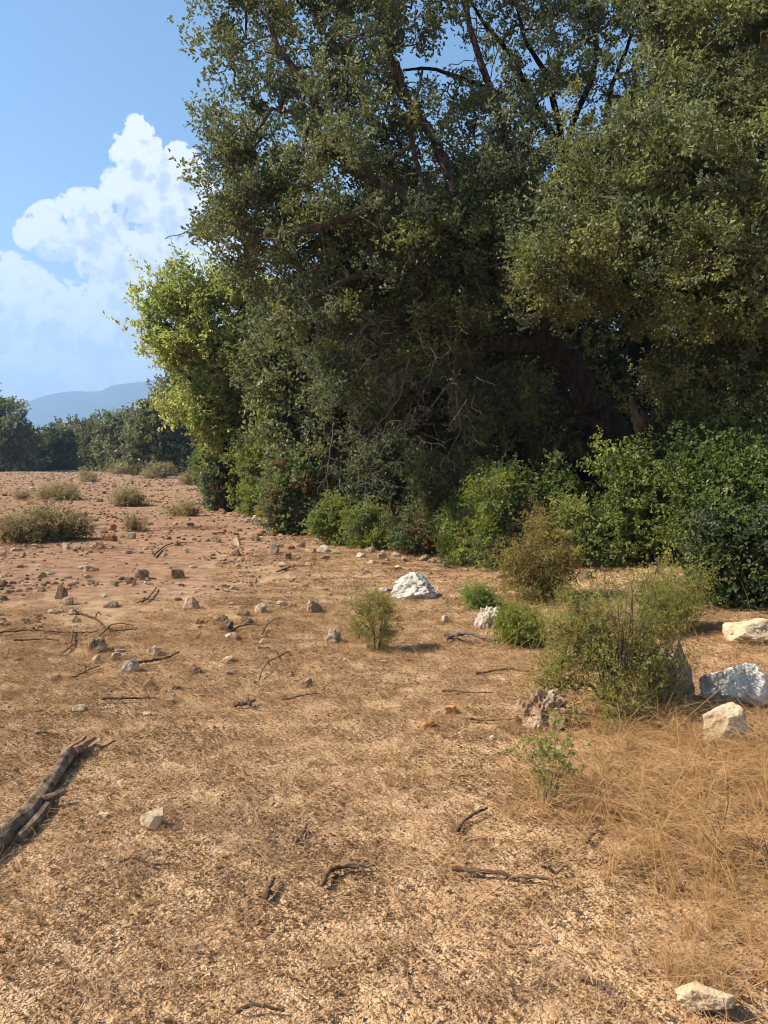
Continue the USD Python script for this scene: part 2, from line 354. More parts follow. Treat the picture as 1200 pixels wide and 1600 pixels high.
def mat_soil():
    n = {
        "g": ("geometry", {}), "s": ("separate_xyz", {}),
        "n0": ("noise_texture", {"scale": 0.55, "detail": 2.0, "roughness": 0.6}),
        "n1": ("noise_texture", {"scale": 5.0, "detail": 5.0, "roughness": 0.7}),
        "n2": ("noise_texture", {"scale": 50.0, "detail": 2.0, "roughness": 0.7}),
        "red": ("rgb_ramp", {"ramp": [(0.30, (0.18, 0.092, 0.052)), (0.48, (0.33, 0.185, 0.108)), (0.66, (0.45, 0.285, 0.18))]}),
        "tan": ("rgb_ramp", {"ramp": [(0.30, (0.28, 0.165, 0.088)), (0.48, (0.45, 0.285, 0.155)), (0.66, (0.57, 0.38, 0.22))]}),
        "pale": ("rgb_ramp", {"ramp": [(0.35, (0.26, 0.155, 0.092)), (0.65, (0.40, 0.27, 0.17))]}),
        # how bare the earth is: bare to the left and from about 8 m on
        "mx": ("map_range", {"range_type": "smoothstep", "from_min": -3.4, "from_max": -0.4, "to_min": 1.0, "to_max": 0.0}),
        "my": ("map_range", {"range_type": "smoothstep", "from_min": 6.5, "from_max": 10.0, "to_min": 0.0, "to_max": 1.0}),
        "mf": ("map_range", {"range_type": "smoothstep", "from_min": 14.0, "from_max": 30.0, "to_min": 0.0, "to_max": 0.75}),
        "m1": ("math", {"math_type": "multiply"}), "m2": ("math", {"math_type": "maximum"}),
        "m3": ("math", {"math_type": "multiply_add", "value2": 1.4, "value3": -0.7}), "m4": ("math", {"math_type": "add", "use_clamp": True}),
        "far": ("map_range", {"range_type": "smoothstep", "from_min": 25.0, "from_max": 90.0, "to_min": 0.0, "to_max": 0.55}),
        "c": ("mix", {}), "c2": ("mix", {}),
        "b": ("bump", {"strength": 0.9, "distance": 0.03}), "p": ("diffuse_bsdf", {"roughness": 0.6}),
    }
    links = [("g.position", "s.vector"), ("g.position", "n0.vector"), ("g.position", "n1.vector"), ("g.position", "n2.vector"), ("s.x", "mx.value"), ("s.y", "my.value"), ("s.y", "mf.value"), ("s.y", "far.value"),
             ("mx.result", "m1.value1"), ("my.result", "m1.value2"), ("m1.value", "m2.value1"), ("mf.result", "m2.value2"), ("n0.fac", "m3.value1"), ("m3.value", "m4.value1"), ("m2.value", "m4.value2"),
             ("n1.fac", "red.fac"), ("n1.fac", "tan.fac"), ("n1.fac", "pale.fac"), ("m4.value", "c.fac"), ("tan.color", "c.color1"), ("red.color", "c.color2"),
             ("far.result", "c2.fac"), ("c.color", "c2.color1"), ("pale.color", "c2.color2"), ("c2.color", "p.color"),
             ("n2.fac", "b.height"), ("b.normal", "p.normal")]
    return usdkit.material(stage, "/World/Looks/soil", n, links, surface="p.BSDF")


M["soil"] = mat_soil()

# ------------------------------------------------------------------ ground, mountains, haze
tx = 0.9 * np.sinh(np.linspace(-math.asinh(7500 / 0.9), math.asinh(7500 / 0.9), 470))
ty = 3.2 + 1.1 * np.sinh(np.linspace(-math.asinh(900 / 1.1), math.asinh(7000 / 1.1), 500))
X, Y = np.meshgrid(tx, ty)
V = np.stack([X, Y, height(X, Y)], -1).reshape(-1, 3)
nx = len(tx)
i, j = np.meshgrid(np.arange(len(ty) - 1), np.arange(nx - 1), indexing="ij")
Q = np.stack([i * nx + j, i * nx + j + 1, (i + 1) * nx + j + 1, (i + 1) * nx + j], -1).reshape(-1, 4)
tag(put("ground", (V, Q), M["soil"], smooth=True), kind="structure")

# ridge line as the photograph shows it, 5 km away, going on to both sides
ru = np.array([-1600, -1100, -700, -350, -150, 0, 45, 80, 100, 130, 165, 182, 215, 255, 320, 420, 560, 800, 1100, 1500, 2000, 2700])
rv = np.array([668, 640, 655, 690, 676, 650, 636, 623, 618, 617, 616, 608, 604, 598, 588, 580, 600, 625, 600, 640, 615, 660])
gx = np.linspace(-6600, 6600, 330)
gy = np.linspace(3900, 6300, 80)
X, Y = np.meshgrid(gx, gy)
top = (720 - np.interp(600 + X * 1200 / 5000.0, ru, rv)) / 1200 * 5000 + 30
back = np.exp(-(((Y - 5000) / 520.0) ** 2))
spur = fbm(np.stack([X / 420, Y / 420, 0 * X], -1), 5, 21)
Z = top * back * (1 - 0.55 * (1 - back) * spur) + (spur - 0.5) * 90 * np.minimum(1, (1 - back) * 2) * back + (fbm(np.stack([X / 90, Y / 200, 0 * X], -1), 3, 31) - 0.5) * 14 * back - 10
nx = len(gx)
i, j = np.meshgrid(np.arange(len(gy) - 1), np.arange(nx - 1), indexing="ij")
Q = np.stack([i * nx + j, i * nx + j + 1, (i + 1) * nx + j + 1, (i + 1) * nx + j], -1).reshape(-1, 4)
tag(put("mountain_ridge", (np.stack([X, Y, Z], -1).reshape(-1, 3), Q), M["mountain"], smooth=True), kind="structure")

HAZE = True
if HAZE:
    hz = usdkit.material(stage, "/World/Looks/haze", {"v": ("principled_volume", {"color": (0.42, 0.66, 1.0), "density": 0.00028, "anisotropy": 0.2})}, [], volume="v.volume")
    hb = trimesh.creation.box((15600, 8400, 900))
    hb.apply_translation((0, 3100, 900 / 2 - 70))
    tag(put("haze", hb, hz), kind="stuff")


# ------------------------------------------------------------------ sprigs of leaves
def leaf(length, width, rng, fold=0.35, full=False):
    """One leaf along +x, folded along its midrib, its tip drooping: 2 triangles, or 6 for a large one."""
    f = fold * width
    droop = -rng.uniform(0, 0.3) * length
    if not full:
        return np.array([[0, 0, 0], [0.48 * length, width / 2, f], [length, 0, droop], [0.48 * length, -width / 2, f]]), np.array([[0, 2, 1], [0, 3, 2]])
    v = np.array([[0, 0, 0], [0.25 * length, 0.42 * width, 0.7 * f], [0.6 * length, 0.46 * width, f * 0.6 + droop * 0.4], [length, 0, droop], [0.6 * length, -0.46 * width, f * 0.6 + droop * 0.4], [0.25 * length, -0.42 * width, 0.7 * f], [0.5 * length, 0, droop * 0.3]])
    return v, np.array([[0, 6, 1], [1, 6, 2], [2, 6, 3], [3, 6, 4], [4, 6, 5], [5, 6, 0]])


def sprig(seed, n, size, ll, lw, full=False, upward=0.5, whorl=False):
    """A leafy spray: leaves along a few forking shoots that fill a space about 2 x size across."""
    rng = np.random.default_rng(seed)
    parts = []
    shoots = max(2, n // 9)
    for s in range(shoots):
        d = rng.normal(0, 1, 3)
        d[2] = abs(d[2]) * upward + 0.25
        d /= np.linalg.norm(d)
        o = rng.normal(0, 0.28 * size, 3)
        reach = size * rng.uniform(0.55, 1.15)
        for k in range(n // shoots):
            t = (k + rng.uniform(0, 1)) / (n // shoots)
            at = o + d * reach * t + rng.normal(0, 0.04 * size, 3)
            out = rng.normal(0, 1, 3) + d * 0.8
            out /= np.linalg.norm(out)
            nrm = rng.normal(0, 0.55, 3) + [0, 0, 0.9]
            y = np.cross(nrm, out)
            y /= np.linalg.norm(y) + 1e-9
            z = np.cross(out, y)
            v, f = leaf(ll * rng.uniform(0.65, 1.2), lw * rng.uniform(0.75, 1.2), rng, full=full)
            parts.append((v @ np.stack([out, y, z]) + at, f))
    return joined(parts)


SPRIGS = {
    "oak": [sprig(10 + k, 112, 0.25, 0.060, 0.037) for k in range(5)],
    "oak_near": [sprig(20 + k, 112, 0.23, 0.055, 0.034) for k in range(5)],
    "oak_back": [sprig(30 + k, 120, 0.44, 0.10, 0.058) for k in range(4)],
    "yellow": [sprig(40 + k, 84, 0.42, 0.13, 0.06, upward=0.2) for k in range(4)],
    "far": [sprig(50 + k, 110, 1.20, 0.38, 0.23) for k in range(4)],
    "ivy": [sprig(60 + k, 84, 0.24, 0.044, 0.032, full=True) for k in range(4)],
    "shrub": [sprig(70 + k, 100, 0.20, 0.050, 0.023) for k in range(4)],
    "shrub_far": [sprig(75 + k, 110, 0.34, 0.095, 0.042) for k in range(4)],
    "tiny": [sprig(80 + k, 120, 0.12, 0.022, 0.011, upward=0.9) for k in range(4)],
    "airy": [sprig(85 + k, 52, 0.105, 0.0155, 0.0072, upward=1.3) for k in range(5)],
    "herb": [sprig(90 + k, 16, 0.06, 0.022, 0.009, upward=1.2) for k in range(3)],
}
MIX = {  # which leaf materials one plant mixes, sprig by sprig
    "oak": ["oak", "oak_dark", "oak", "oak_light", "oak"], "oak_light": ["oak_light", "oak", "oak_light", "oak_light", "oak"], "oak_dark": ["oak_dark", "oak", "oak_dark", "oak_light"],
    "yellow": ["yellow", "yellow_green", "yellow", "yellow"], "bluish": ["bluish", "bluish", "yellow_green", "browned"], "lime": ["lime", "yellow_green", "lime", "bluish"],
    "fresh": ["ivy", "lime", "ivy", "yellow_green"], "bright_lime": ["lime"] * 4, "ivy": ["ivy", "ivy_shade_tone", "ivy", "yellow_green"], "ivy_shade_tone": ["ivy_shade_tone", "ivy_shade_tone", "ivy", "oak_dark"], "spiny": ["spiny", "spiny", "lime", "spiny", "ochre"], "ochre": ["ochre", "ochre", "spiny", "browned"],  # ivy comes in a sunlit and a shaded mix, painted in leaf colour
    "scrub": ["scrub", "scrub", "browned", "scrub"], "herb": ["herb", "spiny", "herb"], "far": ["far", "far", "far", "far_yellow"], "far_yellow": ["far_yellow"] * 4,
}


# ------------------------------------------------------------------ woody growth
def inside(blobs, n, rng, clump, hollow=0.45, gap=0.42, seed=0):
    """n points in the union of the ellipsoids (centre, radii, density), thinned where a clump noise is low, fewer in the middle."""
    vol = np.array([np.prod(b[1]) ** (2 / 3) * b[2] for b in blobs])
    out = []
    while sum(map(len, out)) < n:
        k = rng.choice(len(blobs), size=n, p=vol / vol.sum())
        d = rng.normal(0, 1, (n, 3))
        d /= np.linalg.norm(d, axis=1, keepdims=True)
        r = rng.uniform(hollow**3, 1.0, n) ** (1 / 3)
        c, rad = np.array([blobs[a][0] for a in k]), np.array([blobs[a][1] for a in k])
        p = c + d * r[:, None] * rad * (0.70 + 0.62 * noise(d * 2.6 + c, seed)[:, None] ** 1.3)
        keep = fbm(p / clump, 2, 40 + seed) > gap + 0.12 * rng.normal(0, 1, n)
        out.append(p[keep])
    return np.vstack(out)[:n]


def grow(skeleton, targets, rng, r_tip, wiggle=0.10, rise=0.06):
    """Joins every target to the nearest wood by a bent branch. Returns the branches as (points, radii)."""
    nodes, owner = [], []
    for pts in skeleton:
        nodes.append(pts)
    base = np.vstack(nodes)
    cap = len(base) + 4 * len(targets)
    N = np.zeros((cap, 3))
    parent = np.full(cap, -1)
    N[: len(base)] = base
    n = n0 = len(base)
    order = np.argsort(np.min(np.linalg.norm(targets[:, None] - base[None, :: max(1, len(base) // 60)], axis=2), axis=1))
    chains = []
    centre = base.mean(0)
    for t in targets[order]:
        d = np.linalg.norm(N[:n] - t, axis=1)
        k = int(np.argmin(d + 0.25 * np.linalg.norm(N[:n] - centre, axis=1) * (np.arange(n) >= n0) * 0.5))
        a, L = N[k], d[k]
        j1, j2 = rng.normal(0, wiggle * L, 3), rng.normal(0, wiggle * L, 3)
        up = np.array([0, 0, rise * L])
        ids = [k]
        for q in (a + (t - a) * 0.35 + j1 + up, a + (t - a) * 0.7 + j2 + up, t):
            N[n] = q
            parent[n] = ids[-1]
            ids.append(n)
            n += 1
        chains.append(ids)
    load = np.zeros(n)
    for ids in chains:
        load[ids[-1]] += 1
    for m in range(n - 1, n0 - 1, -1):
        load[parent[m]] += load[m]
    rad = r_tip * np.maximum(load, 1) ** 0.45
    out = []
    for ids in chains:
        r = rad[ids].copy()
        r[0] = min(r[0], r[1] * 1.15)
        out.append((N[ids], r))
    return out


def foliage(parent, name, tips, kind, material, per_tip, spread, rng, size=(0.7, 1.4)):
    per_tip = 1 if kind != "herb" else per_tip
    pos = np.repeat(tips, per_tip, 0) + rng.normal(0, 1, (len(tips) * per_tip, 3)) * np.array(spread)
    pos = pos[rng.uniform(size=len(pos)) < 0.93]
    n = len(pos)
    yaw = rng.uniform(0, 2 * np.pi, n)
    rot = Rotation.from_euler("zxy", np.stack([yaw, rng.normal(0, 0.6, n), rng.normal(0, 0.6, n)], 1))
    protos = SPRIGS[kind]
    mats = [M[m] for m in MIX[material]]
    pr = scatter(name, protos, [mats[i % len(mats)] for i in range(len(protos))], pos, rot, rng.uniform(size[0], size[1], n), rng.integers(0, len(protos), n), parent)
    return tag(pr, kind="stuff")


def limb_mesh(points, r0, r1, seed, sides=10, knobbly=0.07, flare=0.0):
    p = np.asarray(points)
    s = np.linspace(0, 1, len(p))
    r = r0 + (r1 - r0) * s + flare * r0 * np.exp(-s * 14)
    v, f = tube(p, r, sides)
    c = np.repeat(p, sides, 0)
    k = len(c)
    d = v[:k] - c
    bump = 1 + knobbly * 2 * (fbm(v[:k] * 3.0 / max(r0, 0.05) * 0.25, 3, seed) - 0.5) + knobbly * (fbm(v[:k] * np.array([1, 1, 0.4]) * 14, 2, seed + 1) - 0.5)
    v[:k] = c + d * bump[:, None]
    return v, f


def tree(name, label, base, limbs, blobs, n, kind, material, seed, per_tip=6, spread=0.16, r_tip=0.006, clump=0.9, gap=0.42, group=None, wood=None, hollow=0.45, size=(0.7, 1.4), category="tree", limb_name="limb", wiggle=0.10, sides=4, airy=0.0, bark="bark"):
    """limbs: [(points, start radius, end radius)], the first is the trunk. blobs: [(centre, radii, density)]."""
    rng = np.random.default_rng(seed)
    base = np.asarray(base, float)
    t = thing(name, label, category, base, group)
    skel = []
    for k, (pts, r0, r1) in enumerate(limbs):
        L = np.linalg.norm(np.diff(pts, axis=0), axis=1).sum()
        q = smooth_path(pts, max(6, int(L / 0.22)))
        q[1:-1] += rng.normal(0, 0.25 * r1 + 0.006, (len(q) - 2, 3))
        skel.append(q - base)
        put("trunk" if k == 0 else limb_name, limb_mesh(q - base, r0, r1, seed + k, 12 if r0 > 0.08 else 7, flare=0.35 if k == 0 else 0.0), wood or M[bark], t, smooth=True)
    blobs = [(np.asarray(c) - base, np.asarray(r, float), w) for c, r, w in blobs]
    tips = inside(blobs, n, rng, clump, gap=gap, seed=seed, hollow=hollow)
    tips = tips[tips[:, 2] > 0.05]
    if airy:
        tips = tips[rng.uniform(size=len(tips)) > 0.5 * sstep(airy - 1.5, airy + 1.0, tips[:, 2])]
    br = grow(skel, tips, rng, r_tip, wiggle=wiggle)
    tag(put("branches", joined([tube(p, r, sides, cap=False) for p, r in br]), M["twig"] if wood is None else wood, t, smooth=True), kind="stuff")
    along = np.vstack([tips] + [p[2:3] for p, r in br[::2]])
    foliage(t, "crown", along, kind, material, per_tip, spread, rng, size)
    return t


def blob(u, v, d, ru, rv, rd, w=1.0):
    return P(u, v, d), np.array([ru * d / 1200, rd, rv * d / 1200]), w


def path(*pts):
    return np.array([P(*p) for p in pts])


def ground_at(u, d):
    x = P(u, 800, d)[0]
    return np.array([x, d, float(height(x, d))])


# ------------------------------------------------------------------ the oaks
# 1: the leaning oak whose limbs sweep out to the left
b = ground_at(1000, 14.0)
limbs = [
    (np.vstack([b - [0, 0, 0.2], path((985, 720, 14.0), (945, 655, 13.9), (900, 590, 13.7), (858, 530, 13.5))]), 0.31, 0.20),
    (path((862, 540, 13.5), (825, 538, 13.3), (770, 538, 13.0), (700, 532, 12.6), (640, 520, 12.2), (585, 500, 11.9)), 0.20, 0.06),
    (path((858, 532, 13.5), (835, 480, 13.1), (795, 440, 12.6), (745, 390, 12.1), (690, 345, 11.7), (620, 300, 11.4), (545, 255, 11.3), (470, 200, 11.3)), 0.21, 0.045),
    (path((745, 390, 12.1), (715, 320, 12.0), (690, 240, 12.0), (640, 160, 12.2), (600, 60, 12.4), (560, -60, 12.8)), 0.11, 0.035),
    (path((620, 300, 11.4), (560, 330, 11.2), (480, 360, 11.1), (410, 365, 11.2), (365, 350, 11.4)), 0.08, 0.025),
    (path((545, 255, 11.3), (480, 140, 11.5), (430, 60, 11.8), (400, -60, 12.2)), 0.07, 0.025),
    (path((790, 440, 12.6), (720, 430, 12.0), (640, 420, 11.5), (560, 430, 11.2), (480, 470, 11.1)), 0.10, 0.025),
    (path((845, 500, 13.2), (830, 420, 13.0), (815, 330, 13.0), (785, 200, 13.2), (740, 60, 13.4), (700, -80, 13.6)), 0.12, 0.035),
    (path((690, 345, 11.7), (655, 270, 11.6), (640, 200, 11.7), (660, 110, 11.9)), 0.06, 0.02),
]
blobs = [blob(420, 110, 12.5, 88, 120, 1.7), blob(380, 330, 12.3, 66, 120, 1.6), blob(540, 40, 13, 130, 140, 2.0), blob(530, 250, 12.4, 140, 150, 2.0), blob(492, 420, 12.2, 85, 95, 1.6),
         blob(620, 420, 12.5, 130, 115, 1.8), blob(515, 530, 12.2, 88, 95, 1.4, 0.9), blob(570, 610, 12.2, 95, 75, 1.0, 0.55), blob(660, 250, 13, 95, 130, 1.6, 0.55),
         blob(730, 340, 13, 90, 110, 1.5, 0.8), blob(680, 60, 13.6, 110, 120, 1.6, 0.35), blob(560, -130, 13.2, 200, 110, 2.5), blob(430, -60, 12.8, 70, 100, 1.6, 0.7), blob(385, 10, 12.6, 62, 70, 0.9, 0.8), blob(350, 60, 12.6, 36, 45, 0.6, 0.5), blob(700, -150, 13.8, 190, 110, 2.5, 0.8),
         blob(690, 500, 12.4, 90, 50, 1.2, 0.7), blob(520, 660, 12.2, 70, 45, 0.8, 0.45), blob(350, 230, 12.2, 30, 60, 0.8, 0.7), blob(345, 120, 12.4, 28, 60, 0.6, 0.4), blob(785, 640, 12.8, 60, 60, 0.7, 0.9), blob(735, 600, 12.8, 50, 40, 0.7, 0.8), blob(725, 420, 11.7, 75, 75, 0.7, 0.8), blob(775, 330, 11.9, 65, 75, 0.7, 0.8), blob(640, 360, 11.0, 80, 60, 0.6, 0.5), blob(800, 235, 12.0, 70, 85, 0.9, 0.8), blob(830, 130, 12.6, 80, 75, 0.9, 0.6)]
oak = tree("oak_tree", "big leaning oak with near horizontal limb, its dark crown filling the upper middle", b, limbs, blobs, 1900, "oak", "oak", 101, airy=5.7, bark="oak_bark", r_tip=0.0075, per_tip=4, spread=0.14, clump=0.62, gap=0.46)
# its dead twigs hang grey below the crown
rng = np.random.default_rng(7)
for pts, r in (([(712, 610, 11.6), (716, 640, 11.6), (719, 668, 11.6), (706, 700, 11.6), (692, 720, 11.6), (690, 738, 11.6)], 0.011), ([(522, 660, 11.2), (516, 700, 11.2), (512, 740, 11.2), (509, 790, 11.2)], 0.010),
               ([(640, 560, 11.6), (625, 620, 11.6), (590, 665, 11.5), (560, 700, 11.5)], 0.012), ([(660, 690, 11.8), (620, 720, 11.7), (575, 745, 11.6)], 0.012), ([(700, 600, 11.8), (670, 640, 11.7), (648, 665, 11.7)], 0.009),
               ([(330, 155, 12.2), (345, 165, 12.2), (375, 172, 12.2)], 0.008), ([(258, 373, 12.0), (280, 366, 12.0), (305, 360, 12.0), (330, 362, 12.0)], 0.008), ([(300, 238, 12.1), (315, 242, 12.1), (340, 236, 12.1)], 0.006)):
    q = smooth_path(path(*pts), 14)
    q[1:-1] += rng.normal(0, 0.012, (12, 3))
    parts = [tube(q, np.linspace(r, r * 0.4, 14), 5)]
    for k in range(9):
        a = q[rng.integers(2, 13)]
        d = rng.normal(0, 1, 3) * [1, 0.6, 0.5] + [0, 0, -0.7]
        d *= rng.uniform(0.12, 0.35) / np.linalg.norm(d)
        parts.append(tube(smooth_path([a, a + d * 0.5 + rng.normal(0, 0.03, 3), a + d], 6), np.linspace(r * 0.5, 0.002, 6), 3))
    v, f = joined(parts)
    put("dead_branch", (v - b, f), M["dead"], oak, smooth=True)
parts = []
for k in range(210):
    u, v = rng.uniform(480, 745), rng.uniform(470, 760)
    if (u - 615) ** 2 / 140**2 + (v - 620) ** 2 / 170**2 > 1:
        continue
    a = P(u, v, rng.uniform(10.9, 12.6))
    d = rng.normal(0, 1, 3) * [1.0, 0.7, 0.5] + [0, 0, -0.9]
    d *= rng.uniform(0.2, 0.6) / np.linalg.norm(d)
    q = smooth_path([a, a + d * 0.4 + rng.normal(0, 0.05, 3), a + d * 0.8 + rng.normal(0, 0.05, 3), a + d], 7)
    parts.append(tube(q, np.linspace(0.0055, 0.002, 7), 3, cap=False))
    for s in range(3):
        a2 = q[rng.integers(1, 6)]
        d2 = (rng.normal(0, 1, 3) + [0, 0, -0.5]) * rng.uniform(0.05, 0.13)
        parts.append(tube(np.array([a2, a2 + d2 * 0.5 + rng.normal(0, 0.01, 3), a2 + d2]), [0.003, 0.0025, 0.0015], 3, cap=False))
v, f = joined(parts)
tag(put("dead_twigs", (v - b, f), M["dead"], oak), kind="stuff")

# 2: the upright oak behind it
b = ground_at(1015, 15.2)
limbs = [
    (np.vstack([b - [0, 0, 0.2], path((1012, 700, 15.2), (1003, 600, 15.2), (1000, 500, 15.2), (965, 400, 15.2), (905, 310, 15.1), (882, 250, 15.0))]), 0.27, 0.14),
    (path((884, 256, 15.0), (850, 190, 14.9), (800, 160, 14.8), (740, 130, 14.6), (680, 108, 14.5), (630, 110, 14.4)), 0.075, 0.02),
    (path((882, 250, 15.0), (868, 180, 15.0), (850, 110, 15.0), (815, 50, 15.0), (800, -60, 15.0)), 0.08, 0.02),
    (path((880, 250, 15.0), (900, 180, 15.1), (925, 120, 15.2), (930, 60, 15.2), (910, 0, 15.2), (900, -80, 15.2)), 0.075, 0.02),
    (path((905, 310, 15.1), (940, 220, 15.2), (955, 140, 15.3), (985, 60, 15.4), (1010, -40, 15.4)), 0.07, 0.02),
    (path((850, 190, 14.9), (800, 90, 14.8), (760, 40, 14.7), (720, -20, 14.7)), 0.06, 0.02),
]
blobs = [blob(840, 40, 15, 150, 100, 2.0, 0.75), blob(960, 40, 15, 110, 120, 2.0, 0.9), blob(850, -110, 15, 240, 100, 2.6), blob(1020, 190, 15, 100, 130, 1.8), blob(790, 200, 15.2, 110, 80, 1.6, 0.6), blob(1080, -60, 15, 150, 130, 2.4), blob(880, 330, 15.4, 130, 90, 1.5, 0.8), blob(1060, 330, 15.2, 90, 140, 1.4)]
tree("oak_tree", "upright oak with a fan of dark bare limbs against blue sky at top centre", b, limbs, blobs, 1000, "oak", "oak", 202, airy=7.3, r_tip=0.008, per_tip=4, spread=0.15, clump=0.62, gap=0.47)

# 3: the oak that leans in from the right, in the sun
b = ground_at(1275, 11.2)
limbs = [
    (np.vstack([b - [0, 0, 0.2], path((1268, 700, 11.2), (1250, 560, 11.1), (1230, 420, 11.0), (1215, 260, 11.0), (1200, 80, 11.0))]), 0.24, 0.07),
    (path((1250, 560, 11.1), (1180, 500, 10.8), (1090, 455, 10.4), (990, 440, 10.1), (900, 450, 9.9)), 0.10, 0.02),
    (path((1230, 420, 11.0), (1150, 360, 10.6), (1050, 320, 10.3), (960, 300, 10.2)), 0.10, 0.02),
    (path((1215, 270, 11.0), (1140, 180, 10.8), (1060, 110, 10.6), (1010, 20, 10.6)), 0.09, 0.02),
    (path((1240, 500, 11.0), (1320, 400, 11.2), (1400, 300, 11.5)), 0.10, 0.03),
]
blobs = [blob(1110, 110, 10.7, 140, 140, 1.7), blob(1000, 310, 10.3, 140, 120, 1.3), blob(905, 400, 10.0, 95, 90, 1.1), blob(870, 460, 9.9, 80, 45, 0.9), blob(1120, 320, 10.6, 150, 150, 1.6), blob(1150, 520, 10.6, 120, 95, 1.4), blob(1010, 470, 10.2, 110, 55, 1.0, 0.8),
         blob(1110, -80, 11, 190, 110, 2.0), blob(1320, 150, 11.3, 190, 250, 2.0), blob(1290, 480, 11.2, 160, 170, 1.8), blob(950, 210, 10.6, 60, 60, 0.8, 0.6), blob(1090, 610, 10.8, 100, 40, 0.9, 0.8), blob(1060, 290, 9.0, 120, 100, 0.9, 0.9), blob(1150, 430, 9.0, 110, 110, 0.9, 0.9), blob(1260, 330, 9.0, 120, 150, 1.0, 0.9)]  # the clumps nearest the camera are added to shade the bushes below
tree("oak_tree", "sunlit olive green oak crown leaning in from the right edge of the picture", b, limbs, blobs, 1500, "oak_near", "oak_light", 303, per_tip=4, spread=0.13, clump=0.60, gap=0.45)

# 4: low oak that hangs over the field in front of the yellow tree
b = ground_at(470, 17.5)
limbs = [(np.vstack([b - [0, 0, 0.2], path((468, 720, 17.5), (455, 640, 17.4), (440, 560, 17.3), (430, 480, 17.2))]), 0.16, 0.05), (path((455, 640, 17.4), (420, 600, 17.1), (390, 560, 17.0)), 0.07, 0.02), (path((445, 590, 17.3), (500, 540, 17.4), (540, 500, 17.5)), 0.07, 0.02)]
blobs = [blob(470, 520, 17.2, 58, 90, 1.3), blob(475, 640, 17.2, 62, 75, 1.3), blob(530, 590, 17.5, 85, 120, 1.5), blob(448, 600, 17.0, 40, 60, 1.0)]
tree("young_oak_tree", "lower oak with greyish leaves right of the yellowing tree, under the big crown", b, limbs, blobs, 420, "oak_back", "oak", 404, per_tip=4, spread=0.2, clump=0.9)

# 5-8: the dark oaks that close the wood behind
for k, (u, d, bl, label) in enumerate([
    (640, 20.0, [blob(640, 560, 20, 110, 150, 2.2), blob(620, 400, 20, 120, 110, 2.0), blob(700, 660, 20, 90, 80, 1.6)], "shaded oak deep in the wood behind the hanging dead twigs"),
    (800, 20.5, [blob(800, 470, 20.5, 130, 150, 2.2), blob(780, 340, 20.5, 110, 80, 2.0, 0.8), blob(820, 640, 20.5, 110, 90, 1.6)], "shaded oak deep in the wood seen below the horizontal limb"),
    (980, 21.0, [blob(980, 480, 21, 150, 170, 2.2), blob(960, 350, 21, 130, 90, 2.2), blob(960, 650, 21, 110, 80, 1.8)], "shaded oak deep in the wood behind the upright trunk"),
    (1160, 20.5, [blob(1160, 420, 20.5, 140, 240, 2.4), blob(1150, 650, 20.5, 130, 90, 2.0), blob(1300, 450, 21, 150, 250, 2.4), blob(1120, 180, 20.5, 110, 120, 2.0)], "shaded oak deep in the wood behind the sunlit right crown"),
]):
    b = ground_at(u, d)
    hi = min(c[0][2] + 0.6 * c[1][2] for c in bl[:2])
    x = b[0]
    limbs = [(np.array([b - [0, 0, 0.2], [x + 0.1, d, 1.5], [x - 0.1, d + 0.1, 3.0], [x, d, hi]]), 0.24, 0.07)]
    for c, r, w in bl:
        limbs.append((np.array([[x - 0.05, d, min(2.6, hi * 0.6)], (np.array([x, d, 3.0]) + c) / 2 + [0, 0, 0.3], c]), 0.09, 0.03))
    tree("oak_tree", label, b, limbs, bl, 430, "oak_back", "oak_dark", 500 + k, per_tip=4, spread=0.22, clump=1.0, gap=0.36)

# the yellowing tree
b = ground_at(350, 24.5)
limbs = [(np.vstack([b - [0, 0, 0.2], path((350, 730, 24.5), (348, 680, 24.5), (342, 620, 24.4), (330, 550, 24.4), (318, 480, 24.4))]), 0.20, 0.06),
         (path((346, 660, 24.5), (320, 620, 24.2), (290, 585, 24.0), (255, 560, 23.9)), 0.08, 0.02), (path((340, 610, 24.4), (300, 550, 24.2), (265, 510, 24.0), (232, 500, 23.9)), 0.08, 0.015), (path((335, 570, 24.4), (360, 510, 24.5), (390, 460, 24.6)), 0.08, 0.02),
         (path((325, 520, 24.4), (295, 480, 24.3), (268, 450, 24.2), (245, 440, 24.2)), 0.06, 0.012), (path((320, 490, 24.4), (310, 450, 24.4), (290, 425, 24.4)), 0.05, 0.012)]
blobs = [blob(290, 465, 24.2, 48, 42, 1.3), blob(305, 540, 24.2, 62, 60, 1.5), blob(365, 490, 24.5, 65, 75, 1.5), blob(335, 640, 24.3, 50, 60, 1.3), blob(250, 500, 24.0, 32, 52, 0.9, 0.55), blob(235, 520, 23.9, 22, 30, 0.7, 0.45), blob(300, 600, 24.1, 48, 42, 1.2), blob(385, 600, 24.6, 60, 90, 1.5), blob(370, 690, 24.3, 60, 40, 1.2), blob(400, 520, 24.8, 55, 85, 1.4), blob(355, 580, 24.2, 60, 60, 1.3)]
tree("yellowing_tree", "yellow and green deciduous tree at the left end of the wood against the cloud", b, limbs, blobs, 540, "yellow", "yellow", 606, per_tip=3, spread=0.2, clump=1.0, gap=0.45, r_tip=0.007)

